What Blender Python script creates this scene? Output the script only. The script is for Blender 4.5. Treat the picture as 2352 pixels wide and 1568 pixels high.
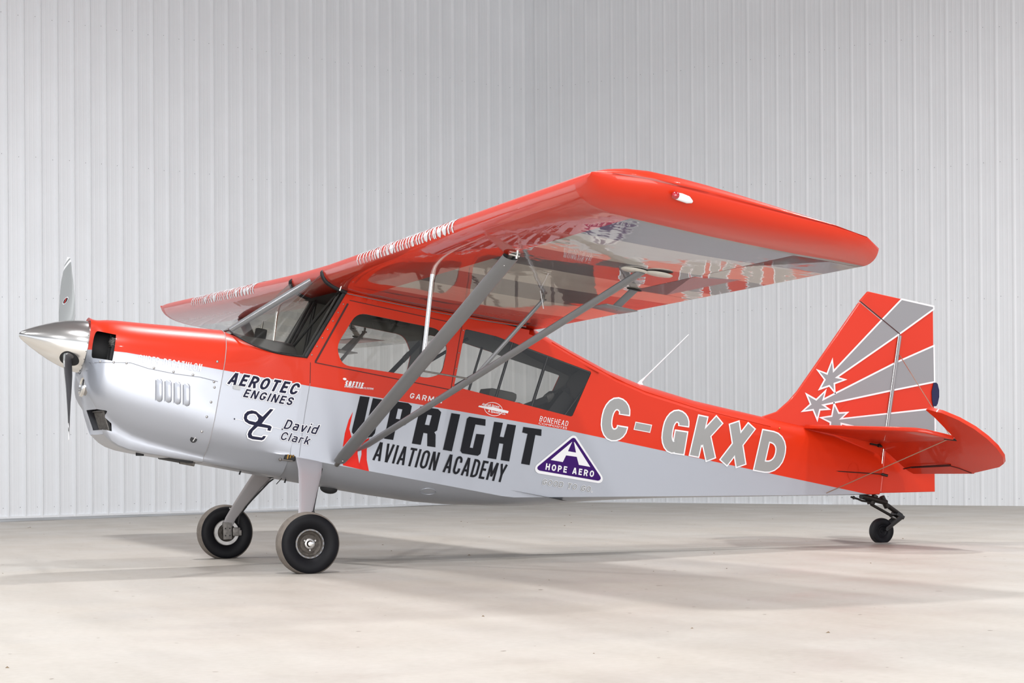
import bpy, bmesh, math, random
from mathutils import Vector, Matrix
from mathutils.geometry import tessellate_polygon
random.seed(4)
S = bpy.context.scene
for o in list(bpy.data.objects): bpy.data.objects.remove(o)
COL = S.collection
PI = math.pi

# ------------------------------------------------------------------ camera
cam_d = bpy.data.cameras.new('camera'); cam = bpy.data.objects.new('camera', cam_d); COL.objects.link(cam)
ROLL = 0.0129; PSI = 0.382137; CAMZ = 0.8066
fwd = Vector((math.sin(PSI), math.cos(PSI), 0)); rgt = Vector((math.cos(PSI), -math.sin(PSI), 0)); upw = Vector((0, 0, 1))
up2 = (upw + rgt * ROLL).normalized(); rg2 = (rgt - upw * ROLL).normalized()
m = Matrix((rg2, up2, -fwd)).transposed().to_4x4(); m.translation = Vector((-3.67911, -13.79899, CAMZ))
cam.matrix_world = m
cam_d.sensor_width = 36; cam_d.lens = 4768.64 * 36 / 2352
cam_d.shift_x = (1176 - 1184.8) / 2352; cam_d.shift_y = (1018.84 - 784) / 2352
cam_d.clip_end = 200
S.camera = cam
# ------------------------------------------------------------------ world, lights, exposure
w = bpy.data.worlds.new('world'); S.world = w; w.use_nodes = True
bg = w.node_tree.nodes['Background']; bg.inputs[0].default_value = (0.88, 0.92, 1.0, 1); bg.inputs[1].default_value = 1.0
def area(name, loc, target, sx, sy, power, col=(1, 1, 1), shape='RECTANGLE', spread=PI):
    l = bpy.data.lights.new(name, 'AREA'); l.shape = shape; l.size = sx
    if shape in ('RECTANGLE', 'ELLIPSE'): l.size_y = sy
    l.energy = power; l.color = col; l.spread = spread
    o = bpy.data.objects.new(name, l); COL.objects.link(o); o.location = loc
    d = Vector(target) - Vector(loc); o.rotation_euler = d.to_track_quat('-Z', 'Y').to_euler()
    return o
LIGHTS = True
area('hangar_door_daylight', (-4.5, -20.0, 2.4), (2.5, 3, .6), 18, 4.6, 2000, (1.0, 0.99, 0.975))
for i, (x, y, p) in enumerate([(-7, -11, 150), (-1, -11, 150), (5, -10, 150), (-8, -4.5, 260), (-1, -4.5, 240), (6.5, -5.5, 240), (-6, 1.5, 265), (1.5, 2.6, 265), (7.5, -1.0, 225)]):
    area('ceiling_lamp_light', (x, y, 7.9), (x, y, 0), 0.6, 0.6, p, (0.985, 0.985, 1.0), 'DISK', math.radians(160))
vs = S.view_settings
vs.view_transform = 'Standard'; vs.look = 'None'; vs.exposure = 0.31; vs.gamma = 1.0; vs.use_curve_mapping = False
S.cycles.use_denoising = True
S.cycles.max_bounces = 8; S.cycles.transparent_max_bounces = 16
S.cycles.caustics_reflective = False; S.cycles.caustics_refractive = False

# ------------------------------------------------------------------ materials
def srgb(r, g, b):
    f = lambda c: (c / 12.92 if c <= .04045 else ((c + .055) / 1.055) ** 2.4)
    return (f(r / 255), f(g / 255), f(b / 255), 1)
def mat(name, col, rough=.5, metal=0., coat=0., coat_r=.05, noise=0., nscale=8., bump=0., bscale=30., spec=.5):
    m = bpy.data.materials.new(name); m.use_nodes = True; nt = m.node_tree; b = nt.nodes['Principled BSDF']
    b.inputs['Base Color'].default_value = col; b.inputs['Roughness'].default_value = rough; b.inputs['Metallic'].default_value = metal
    b.inputs['Coat Weight'].default_value = coat; b.inputs['Coat Roughness'].default_value = coat_r
    b.inputs['Specular IOR Level'].default_value = spec
    tc = nt.nodes.new('ShaderNodeTexCoord')
    if noise:
        n = nt.nodes.new('ShaderNodeTexNoise'); n.inputs['Scale'].default_value = nscale; n.inputs['Detail'].default_value = 6
        nt.links.new(tc.outputs['Object'], n.inputs['Vector'])
        mx = nt.nodes.new('ShaderNodeMix'); mx.data_type = 'RGBA'; mx.blend_type = 'MULTIPLY'; mx.inputs[0].default_value = 1
        mr = nt.nodes.new('ShaderNodeMapRange'); mr.inputs[1].default_value = .3; mr.inputs[2].default_value = .7; mr.inputs[3].default_value = 1 - noise; mr.inputs[4].default_value = 1
        nt.links.new(n.outputs['Fac'], mr.inputs[0]); nt.links.new(mr.outputs[0], mx.inputs[7]); mx.inputs[6].default_value = col
        nt.links.new(mx.outputs[2], b.inputs['Base Color'])
    if bump:
        n = nt.nodes.new('ShaderNodeTexNoise'); n.inputs['Scale'].default_value = bscale; n.inputs['Detail'].default_value = 3
        nt.links.new(tc.outputs['Object'], n.inputs['Vector'])
        bp = nt.nodes.new('ShaderNodeBump'); bp.inputs['Strength'].default_value = bump; bp.inputs['Distance'].default_value = .01
        nt.links.new(n.outputs['Fac'], bp.inputs['Height']); nt.links.new(bp.outputs[0], b.inputs['Normal']); nt.links.new(bp.outputs[0], b.inputs['Coat Normal'])
    return m
ORANGE = (0.54, 0.025, 0.0045, 1); SILVER = (0.40, 0.42, 0.465, 1); WHITE = (0.8, 0.8, 0.8, 1)
M = {}
M['orange'] = mat('orange_paint', ORANGE, .4, 0, .35, .04, bump=.03, bscale=5, spec=.25)
M['silver'] = mat('silver_paint', SILVER, .38, .55, .3, .15)
M['white'] = mat('white_vinyl', (.70, .70, .72, 1), .45, spec=.3)
M['black'] = mat('black_vinyl', srgb(24, 25, 30), .5, spec=.15)
M['navy'] = mat('navy_vinyl', srgb(26, 27, 50), .5, spec=.15)
M['purple'] = mat('purple_vinyl', srgb(52, 14, 92), .5, spec=.15)
M['red'] = mat('red_vinyl', srgb(205, 38, 28), .5, spec=.15)
M['greyvinyl'] = mat('grey_vinyl', srgb(170, 172, 174), .4)
M['reggrey'] = mat('registration_grey', (0.27, 0.27, 0.265, 1), .35, .15, .3, .05)
M['goodgrey'] = mat('tag_line_grey', (0.15, 0.16, 0.16, 1), .5, spec=.15)
M['seam'] = mat('seam_dark', srgb(60, 25, 25), .7)
M['seamlight'] = mat('seam_light', srgb(150, 148, 150), .5)
M['seamgrey'] = mat('seam_grey', srgb(120, 122, 128), .5)
M['rubber'] = mat('black_rubber', srgb(18, 19, 23), .6, noise=.3, nscale=20)
M['tyre'] = mat('tyre_rubber', (0.005, 0.005, 0.007, 1), .55, noise=.35, nscale=14, spec=.18)
M['tread'] = mat('tyre_tread', srgb(120, 112, 104), .9, noise=.3, nscale=30)
M['chrome'] = mat('polished_aluminium', (0.80, 0.79, 0.77, 1), .17, 1.0)
M['alu'] = mat('dull_aluminium', (0.42, 0.41, 0.40, 1), .42, .9, noise=.25, nscale=25)
M['castmetal'] = mat('cast_grey_metal', srgb(128, 124, 120), .55, .6, noise=.4, nscale=60)
M['strut'] = mat('strut_grey_paint', (0.19, 0.195, 0.205, 1), .36, .2, .2, .2)
M['blade'] = mat('blade_grey_paint', srgb(140, 143, 143), .42, .2)
M['bladeback'] = mat('blade_black_paint', srgb(52, 52, 56), .6)
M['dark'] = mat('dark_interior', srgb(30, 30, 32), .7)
M['interior'] = mat('cabin_grey_lining', srgb(92, 92, 90), .7)
M['tube'] = mat('black_tube_paint', srgb(26, 26, 28), .35)
M['belt'] = mat('belt_webbing', srgb(46, 46, 48), .9)
M['steel'] = mat('dark_tail_steel', srgb(40, 36, 34), .45, .5, noise=.3, nscale=40)
M['bowl'] = mat('wheel_bowl_dark_metal', srgb(88, 82, 76), .6, .5, noise=.5, nscale=50)
M['brass'] = mat('brass_fitting', srgb(190, 150, 80), .35, .9)
M['redlens'] = mat('red_lens', (0.35, 0.004, 0.01, 1), .08, 0, 1)
M['wire'] = mat('steel_wire', srgb(176, 150, 130), .3, .7)
M['engine'] = mat('engine_fins', srgb(120, 116, 112), .5, .7, noise=.7, nscale=90)
M['gearleg'] = mat('gear_leg_paint', (0.42, 0.41, 0.43, 1), .35, .4, .3, .1)

# glass: tinted clear sheet with a fresnel gloss
def glassmat(name, tint, refl=1.0, rough=.02):
    g = bpy.data.materials.new(name); g.use_nodes = True; nt = g.node_tree; nt.nodes.clear()
    out = nt.nodes.new('ShaderNodeOutputMaterial'); mx = nt.nodes.new('ShaderNodeMixShader'); fr = nt.nodes.new('ShaderNodeFresnel'); fr.inputs[0].default_value = 1.45
    tr = nt.nodes.new('ShaderNodeBsdfTransparent'); tr.inputs[0].default_value = tint; gl = nt.nodes.new('ShaderNodeBsdfGlossy'); gl.inputs['Roughness'].default_value = rough
    gl.inputs['Color'].default_value = (1, 1, 1, 1)
    mu = nt.nodes.new('ShaderNodeMath'); mu.operation = 'MULTIPLY'; mu.inputs[1].default_value = refl; nt.links.new(fr.outputs[0], mu.inputs[0])
    nt.links.new(mu.outputs[0], mx.inputs[0]); nt.links.new(tr.outputs[0], mx.inputs[1]); nt.links.new(gl.outputs[0], mx.inputs[2]); nt.links.new(mx.outputs[0], out.inputs[0])
    return g
M['glass'] = glassmat('cabin_plexiglass', (0.80, 0.79, 0.76, 1))
M['glass2'] = glassmat('windshield_plexiglass', (0.70, 0.69, 0.65, 1), .30, .16)

def paint_two_tone(name, lower, rough_l, metal_l):
    """orange above the colour line, silver below it (body coordinates)"""
    m = bpy.data.materials.new(name); m.use_nodes = True; nt = m.node_tree; b = nt.nodes['Principled BSDF']; L = nt.links.new
    tc = nt.nodes.new('ShaderNodeTexCoord'); sp = nt.nodes.new('ShaderNodeSeparateXYZ'); L(tc.outputs['Object'], sp.inputs[0])
    def mr(a, b_, c, d, clamp=True):
        n = nt.nodes.new('ShaderNodeMapRange'); n.clamp = clamp
        for i, v in enumerate((a, b_, c, d)): n.inputs[i + 1].default_value = v
        L(sp.outputs['X'], n.inputs[0]); return n.outputs[0]
    def mth(op, x, y):
        n = nt.nodes.new('ShaderNodeMath'); n.operation = op
        for i, v in enumerate((x, y)):
            if isinstance(v, (int, float)): n.inputs[i].default_value = v
            else: L(v, n.inputs[i])
        return n.outputs[0]
    line = mth('ADD', mth('ADD', mr(-1.45, -1.25, 1.196, 1.212), mr(-1.25, 0, 0, .020)), mr(0, 1.9, 0, .060))
    up = mth('GREATER_THAN', sp.outputs['Z'], line)
    edge = mth('LESS_THAN', mth('ABSOLUTE', mth('SUBTRACT', sp.outputs['Z'], line), 0), .0025)
    def mix(f, c1, c2, rgba=True):
        n = nt.nodes.new('ShaderNodeMix'); n.data_type = 'RGBA' if rgba else 'FLOAT'
        L(f, n.inputs[0])
        i1, i2, o = (6, 7, 2) if rgba else (2, 3, 0)
        for i, v in ((i1, c1), (i2, c2)):
            if hasattr(v, 'node'): L(v, n.inputs[i])
            else: n.inputs[i].default_value = v
        return n.outputs[o]
    L(mix(up, lower, ORANGE), b.inputs['Base Color'])
    L(mix(up, float(metal_l), 0.0, False), b.inputs['Metallic'])
    L(mix(up, float(rough_l), 0.35, False), b.inputs['Roughness'])
    b.inputs['Coat Weight'].default_value = .22; b.inputs['Coat Roughness'].default_value = .05; b.inputs['Specular IOR Level'].default_value = .25
    n = nt.nodes.new('ShaderNodeTexNoise'); n.inputs['Scale'].default_value = 2.2; n.inputs['Detail'].default_value = 2
    L(tc.outputs['Object'], n.inputs['Vector'])
    bp = nt.nodes.new('ShaderNodeBump'); bp.inputs['Strength'].default_value = .08; bp.inputs['Distance'].default_value = .02
    L(n.outputs['Fac'], bp.inputs['Height']); L(bp.outputs[0], b.inputs['Normal']); L(bp.outputs[0], b.inputs['Coat Normal'])
    return m
M['two_metal'] = paint_two_tone('cowling_two_tone_paint', SILVER, .36, .55)
M['two_fabric'] = paint_two_tone('fuselage_two_tone_paint', SILVER, .42, .45)

def wing_paint():
    """orange leading-edge band, sunburst bands of silver and white behind it (wing underside)"""
    m = bpy.data.materials.new('wing_underside_sunburst_paint'); m.use_nodes = True; nt = m.node_tree; b = nt.nodes['Principled BSDF']; L = nt.links.new
    tc = nt.nodes.new('ShaderNodeTexCoord'); sp = nt.nodes.new('ShaderNodeSeparateXYZ'); L(tc.outputs['Object'], sp.inputs[0])
    def mth(op, x, y=0.0):
        n = nt.nodes.new('ShaderNodeMath'); n.operation = op
        for i, v in enumerate((x, y)):
            if isinstance(v, (int, float)): n.inputs[i].default_value = v
            else: L(v, n.inputs[i])
        return n.outputs[0]
    y = mth('ABSOLUTE', sp.outputs['Y']); x = sp.outputs['X']
    yy = mth('SUBTRACT', y, mth('MULTIPLY', mth('SUBTRACT', x, .26), .165))
    t = mth('DIVIDE', mth('SUBTRACT', 4.60, yy), .6185)
    band = mth('LESS_THAN', mth('FRACT', mth('MULTIPLY', t, .5)), .5)      # 1 = silver, 0 = white
    inboard = mth('GREATER_THAN', t, 6.0)
    band = mth('MAXIMUM', band, inboard)
    org = mth('MAXIMUM', mth('LESS_THAN', x, .262), mth('GREATER_THAN', y, 4.602))
    mx = nt.nodes.new('ShaderNodeMix'); mx.data_type = 'RGBA'; L(band, mx.inputs[0]); mx.inputs[6].default_value = (0.52, 0.49, 0.44, 1); mx.inputs[7].default_value = (0.12, 0.12, 0.125, 1)
    m2 = nt.nodes.new('ShaderNodeMix'); m2.data_type = 'RGBA'; L(org, m2.inputs[0]); L(mx.outputs[2], m2.inputs[6]); m2.inputs[7].default_value = ORANGE
    L(m2.outputs[2], b.inputs['Base Color']); b.inputs['Roughness'].default_value = .35
    b.inputs['Coat Weight'].default_value = 1; b.inputs['Coat Roughness'].default_value = .03; b.inputs['Coat IOR'].default_value = 1.52; b.inputs['Specular IOR Level'].default_value = .2
    n = nt.nodes.new('ShaderNodeTexNoise'); n.inputs['Scale'].default_value = 3.0; n.inputs['Detail'].default_value = 3
    L(tc.outputs['Object'], n.inputs['Vector'])
    bp = nt.nodes.new('ShaderNodeBump'); bp.inputs['Strength'].default_value = .12; bp.inputs['Distance'].default_value = .02
    L(n.outputs['Fac'], bp.inputs['Height']); L(bp.outputs[0], b.inputs['Normal']); L(bp.outputs[0], b.inputs['Coat Normal'])
    return m
M['wing_under'] = wing_paint()

# ------------------------------------------------------------------ mesh helpers
def link(name, me, parent=None, mats=(), **props):
    o = bpy.data.objects.new(name, me); COL.objects.link(o)
    for mm in mats: me.materials.append(mm)
    if parent: o.parent = parent
    for k, v in props.items(): o[k] = v
    return o
def bm_obj(name, bm, parent, mats, smooth=30, recalc=True, **props):
    """bm is in port-positive body coordinates: y is flipped here"""
    for v in bm.verts: v.co.y = -v.co.y
    if recalc: bmesh.ops.recalc_face_normals(bm, faces=bm.faces)
    else: bmesh.ops.reverse_faces(bm, faces=bm.faces)
    me = bpy.data.meshes.new(name); bm.to_mesh(me); bm.free()
    if smooth is not None and len(me.polygons):
        me.shade_smooth(); me.set_sharp_from_angle(angle=math.radians(smooth))
    if not isinstance(mats, (list, tuple)): mats = [mats]
    return link(name, me, parent, mats, **props)
def loft(bm, rings, closed=True, caps=False, mi=0):
    vs_ = [[bm.verts.new(p) for p in r] for r in rings]
    n = len(rings[0]); fs = []
    for a, b in zip(vs_[:-1], vs_[1:]):
        for i in range(n if closed else n - 1):
            j = (i + 1) % n
            try: f = bm.faces.new((a[i], a[j], b[j], b[i])); f.material_index = mi; fs.append(f)
            except ValueError: pass
    if caps:
        for r in (vs_[0], vs_[-1]):
            try: f = bm.faces.new(r); f.material_index = mi
            except ValueError: pass
    bmesh.ops.remove_doubles(bm, verts=[v for r in vs_ for v in r], dist=1e-5)
    return fs
def frame(d):
    d = Vector(d).normalized(); a = Vector((0, 0, 1)) if abs(d.z) < .9 else Vector((1, 0, 0))
    u = d.cross(a).normalized(); return u, d.cross(u).normalized()
def tube(bm, pts, r, n=10, caps=True, mi=0):
    pts = [Vector(p) for p in pts]; rr = r if isinstance(r, (list, tuple)) else [r] * len(pts)
    rings = []; u = None
    for i, p in enumerate(pts):
        d = (pts[min(i + 1, len(pts) - 1)] - pts[max(i - 1, 0)])
        if u is None: u, v = frame(d)
        else:
            dn = d.normalized(); u = (u - dn * u.dot(dn)).normalized(); v = dn.cross(u)
        rings.append([p + (u * math.cos(2 * PI * k / n) + v * math.sin(2 * PI * k / n)) * rr[i] for k in range(n)])
    loft(bm, rings, True, caps, mi)
def strutbar(bm, a, b, chord, thick, cdir=(1, 0, 0), n=16, taper=(1, 1), caps=True):
    """streamlined tube: ellipse section with the long axis along cdir"""
    a, b = Vector(a), Vector(b); d = (b - a).normalized(); c = Vector(cdir); c = (c - d * c.dot(d)).normalized(); t = d.cross(c)
    ee = min(.12, (b - a).length * .25)
    rings = [[p + c * math.cos(2 * PI * k / n) * chord / 2 * s + t * math.sin(2 * PI * k / n) * thick / 2 * s for k in range(n)]
             for p, s in ((a, taper[0]), (a + d * ee, 1), (b - d * ee, 1), (b, taper[1]))]
    loft(bm, rings, True, caps)
def box(bm, c, s, bevel=0., rot=None, mi=0):
    r = bmesh.ops.create_cube(bm, size=1); vs_ = r['verts']
    M4 = Matrix.Translation(Vector(c)) @ (rot.to_4x4() if rot else Matrix()) @ Matrix.Diagonal((*s, 1))
    bmesh.ops.transform(bm, matrix=M4, verts=vs_)
    if bevel:
        es = list({e for v in vs_ for e in v.link_edges}); bmesh.ops.bevel(bm, geom=es, offset=bevel, segments=2, affect='EDGES', profile=.6)
def lathe(bm, prof, c=(0, 0, 0), axis='y', n=48, mi=0):
    """prof: (axial, radius) pairs"""
    rings = []
    for ax, r in prof:
        ring = []
        for k in range(n):
            a = 2 * PI * k / n; p = (ax, r * math.cos(a), r * math.sin(a))
            p = {'x': (p[0], p[1], p[2]), 'y': (p[1], p[0], p[2]), 'z': (p[1], p[2], p[0])}[axis]
            ring.append(Vector(p) + Vector(c))
        rings.append(ring)
    loft(bm, rings, True, False, mi)
def sphere(bm, c, r, sx=1, sy=1, sz=1, seg=12):
    q = bmesh.ops.create_uvsphere(bm, u_segments=seg, v_segments=max(6, seg // 2), radius=1)
    bmesh.ops.transform(bm, matrix=Matrix.Translation(Vector(c)) @ Matrix.Diagonal((r * sx, r * sy, r * sz, 1)), verts=q['verts'])
def lerp_tab(x, xs, ys):
    if x <= xs[0]: return ys[0]
    for i in range(len(xs) - 1):
        if x <= xs[i + 1]: return ys[i] + (ys[i + 1] - ys[i]) * (x - xs[i]) / (xs[i + 1] - xs[i])
    return ys[-1]
WX = [-1.48, -1.4, -1.25, -1.0, -.6, 1.05, 4.7]; WY = [.30, .345, .375, .388, .39, .39, .03]
def W(x): return lerp_tab(x, WX, WY)

def rounded(poly, r, n=4):
    out = []; k = len(poly)
    for i in range(k):
        p = Vector(poly[i]); a = (Vector(poly[i - 1]) - p); b = (Vector(poly[(i + 1) % k]) - p)
        rr = r[i] if isinstance(r, (list, tuple)) else r
        rr = min(rr, a.length * .45, b.length * .45)
        p0 = p + a.normalized() * rr; p1 = p + b.normalized() * rr
        for j in range(n + 1):
            t = j / n; q = p0 * (1 - t) ** 2 + p * 2 * t * (1 - t) + p1 * t * t; out.append((q.x, q.y))
    return out
def area2(p): return sum(p[i - 1][0] * p[i][1] - p[i][0] * p[i - 1][1] for i in range(len(p))) / 2
def cut_poly(bm, poly, cond, ax=(0, 2)):
    """cuts a convex outline (in the plane of the two axes ax) out of bm; returns the faces inside it"""
    if area2(poly) < 0: poly = poly[::-1]
    k = len(poly); x0 = min(p[0] for p in poly); x1 = max(p[0] for p in poly); z0 = min(p[1] for p in poly); z1 = max(p[1] for p in poly)
    def near(f):
        if not cond(f.calc_center_median()): return False
        xs = [v.co[ax[0]] for v in f.verts]; zs = [v.co[ax[1]] for v in f.verts]
        return max(xs) > x0 - 1e-6 and min(xs) < x1 + 1e-6 and max(zs) > z0 - 1e-6 and min(zs) < z1 + 1e-6
    for i in range(k):
        p, q = poly[i], poly[(i + 1) % k]; d = (q[0] - p[0], q[1] - p[1])
        if math.hypot(*d) < 1e-6: continue
        co = Vector((0, 0, 0)); co[ax[0]] = p[0]; co[ax[1]] = p[1]; no = Vector((0, 0, 0)); no[ax[0]] = d[1]; no[ax[1]] = -d[0]
        fs = [f for f in bm.faces if near(f)]
        g = list({e for f in fs for e in f.edges}) + list({v for f in fs for v in f.verts}) + fs
        bmesh.ops.bisect_plane(bm, geom=g, dist=1e-5, plane_co=co, plane_no=no.normalized())
    def inside(c):
        for i in range(k):
            p, q = poly[i], poly[(i + 1) % k]
            if (q[0] - p[0]) * (c[ax[1]] - p[1]) - (q[1] - p[1]) * (c[ax[0]] - p[0]) < -1e-7: return False
        return True
    return [f for f in bm.faces if near(f) and inside(f.calc_center_median())]
def extract(bm, faces):
    """removes the faces from bm and returns them as a new bmesh"""
    nb = bmesh.new(); vm = {}
    for f in faces:
        l = []
        for v in f.verts:
            if v not in vm: vm[v] = nb.verts.new(v.co)
            l.append(vm[v])
        try: nb.faces.new(l)
        except ValueError: pass
    bmesh.ops.delete(bm, geom=faces, context='FACES')
    return nb
def thicken(bm, t):
    bmesh.ops.recalc_face_normals(bm, faces=bm.faces)
    bmesh.ops.solidify(bm, geom=list(bm.faces), thickness=t)

# flat vinyl on the body side: polygons in (x, z) laid on the skin y = yf(x, z)
def vinyl_bm(bm, outer, holes, yf, off=.002, mi=0, step=.2):
    loops = [[Vector((p[0], p[1], 0)) for p in outer]] + [[Vector((p[0], p[1], 0)) for p in h] for h in holes]
    flat = [p for l in loops for p in l]; tb = bmesh.new(); vv = [tb.verts.new(p) for p in flat]
    for t in tessellate_polygon(loops):
        try: tb.faces.new([vv[i] for i in t])
        except ValueError: pass
    return drape(bm, tb, yf, off, mi, step)
def drape(bm, tb, yf, off, mi=0, step=None):
    if step is None: step = .025 if yf is not side_y and getattr(yf, '__name__', '') == 'cowl_y' else .2
    xs = [v.co.x for v in tb.verts]
    if not xs: return
    if step:
        x = math.floor(min(xs) / step) * step
        while x < max(xs):
            bmesh.ops.bisect_plane(tb, geom=tb.verts[:] + tb.edges[:] + tb.faces[:], dist=1e-6, plane_co=(x, 0, 0), plane_no=(1, 0, 0)); x += step
    mp = {}
    for f in tb.faces:
        l = []
        for v in f.verts:
            if v not in mp: x, z = v.co.x, v.co.y; mp[v] = bm.verts.new((x, yf(x, z) + off, z))
            l.append(mp[v])
        if len(l) == 3:
            n = (l[1].co - l[0].co).cross(l[2].co - l[0].co)
        else: n = f.normal
        try: nf = bm.faces.new(l); nf.material_index = mi
        except ValueError: pass
    tb.free()
def side_y(x, z): return W(x)
def fin_y(x, z): return .019
def orient(bm, sign=1):
    """make every face look towards +y (port) before the y flip"""
    for f in bm.faces:
        f.normal_update()
        if f.normal.y * sign < 0: f.normal_flip()
def vinyl_obj(name, bm, mats, parent, **props):
    orient(bm)
    for v in bm.verts: v.co.y = -v.co.y
    for f in bm.faces: f.normal_flip()
    me = bpy.data.meshes.new(name); bm.to_mesh(me); bm.free()
    return link(name, me, parent, mats if isinstance(mats, (list, tuple)) else [mats], **props)
def ribbon(bm, pts, width, yf, off, closed=False, mi=0, mp=None):
    n = len(pts); P_ = [Vector(p) for p in pts]; L_, R_ = [], []
    for i in range(n):
        a = P_[i - 1] if (closed or i > 0) else P_[i]; b = P_[(i + 1) % n] if (closed or i < n - 1) else P_[i]
        d1 = (P_[i] - a); d2 = (b - P_[i])
        d1 = d1.normalized() if d1.length > 1e-9 else d2.normalized(); d2 = d2.normalized() if d2.length > 1e-9 else d1
        t = (d1 + d2); t = t.normalized() if t.length > 1e-6 else d1
        nn = Vector((-t.y, t.x)); c = max(.35, abs(nn.dot(Vector((-d1.y, d1.x)))))
        L_.append(P_[i] + nn * width / 2 / c); R_.append(P_[i] - nn * width / 2 / c)
    if mp: L_ = [mp(p) for p in L_]; R_ = [mp(p) for p in R_]
    tb = bmesh.new(); a = [tb.verts.new((p.x, p.y, 0)) for p in L_]; b = [tb.verts.new((p.x, p.y, 0)) for p in R_]
    for i in range(n if closed else n - 1):
        j = (i + 1) % n; tb.faces.new((a[i], a[j], b[j], b[i]))
    drape(bm, tb, yf, off, mi)
def text_tb(s, offset=0., res=4):
    c = bpy.data.curves.new('t', 'FONT'); c.body = s; c.offset = offset; c.resolution_u = res; c.size = 1
    o = bpy.data.objects.new('t', c); COL.objects.link(o); bpy.context.view_layer.update()
    me = bpy.data.meshes.new_from_object(o.evaluated_get(bpy.context.evaluated_depsgraph_get()))
    tb = bmesh.new(); tb.from_mesh(me); bpy.data.objects.remove(o); bpy.data.curves.remove(c); bpy.data.meshes.remove(me)
    return tb
def text_fit(s, LL, LR, UL, offset=0., shear=0., ref_off=0.):
    """text whose plain bounding box maps to the parallelogram LL, LR, UL (x, z)"""
    ref = text_tb(s, ref_off); x0 = min(v.co.x for v in ref.verts); x1 = max(v.co.x for v in ref.verts); y0 = min(v.co.y for v in ref.verts); y1 = max(v.co.y for v in ref.verts); ref.free()
    tb = text_tb(s, offset); LL, LR, UL = Vector(LL), Vector(LR), Vector(UL)
    for v in tb.verts:
        a = (v.co.x - x0) / (x1 - x0); b = (v.co.y - y0) / (y1 - y0); a += shear * b
        p = LL + (LR - LL) * a + (UL - LL) * b; v.co = (p.x, p.y, 0)
    bmesh.ops.triangulate(tb, faces=tb.faces)
    return tb
def text_part(name, s, box3, matl, parent, off=.003, offset=0., yf=side_y, outline=None, outline_mat=None, shear=0., **props):
    bm = bmesh.new()
    if outline is not None: drape(bm, text_fit(s, *box3, offset=outline, shear=shear), yf, off, 1)
    drape(bm, text_fit(s, *box3, offset=offset, shear=shear), yf, off + (.0012 if outline is not None else 0), 0)
    return vinyl_obj(name, bm, [matl] + ([outline_mat] if outline_mat else []), parent, **props)

# ---- sign-painter's stroke letters: centre lines with a constant stroke width
def rp(pts, r, closed=False, n=5):
    out = []; k = len(pts)
    for i in range(k):
        p = Vector(pts[i])
        if not closed and i in (0, k - 1): out.append(p); continue
        a = Vector(pts[i - 1]) - p; b = Vector(pts[(i + 1) % k]) - p
        ra = min(r, a.length * (.98 if (not closed and i == 1) else .5)); rb = min(r, b.length * (.98 if (not closed and i == k - 2) else .5))
        p0 = p + a.normalized() * ra; p1 = p + b.normalized() * rb
        c0 = p0.lerp(p, .5523); c1 = p1.lerp(p, .5523)
        for j in range(n + 1):
            t = j / n; out.append(p0 * (1 - t) ** 3 + c0 * 3 * t * (1 - t) ** 2 + c1 * 3 * t * t * (1 - t) + p1 * t ** 3)
    res_ = [out[0]]
    for p in out[1:]:
        if (p - res_[-1]).length > 1e-3: res_.append(p)
    if closed and (res_[0] - res_[-1]).length < 1e-3: res_.pop()
    return res_
GW = {'I': 0, 'M': 1.25, 'W': 1.4, 'E': .82, 'F': .8, 'L': .78, 'T': .9, 'S': .92, 'P': .92, '-': .75, '.': 0, ' ': .45, 'i': 0, 'l': 0, 'r': .6, 'a': .85, 'v': .9, 'd': .9, 'k': .85, 'A': 1.08, 'V': 1.05, 'Y': 1.05, 'X': 1.05, 'O': 1.05}
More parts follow.
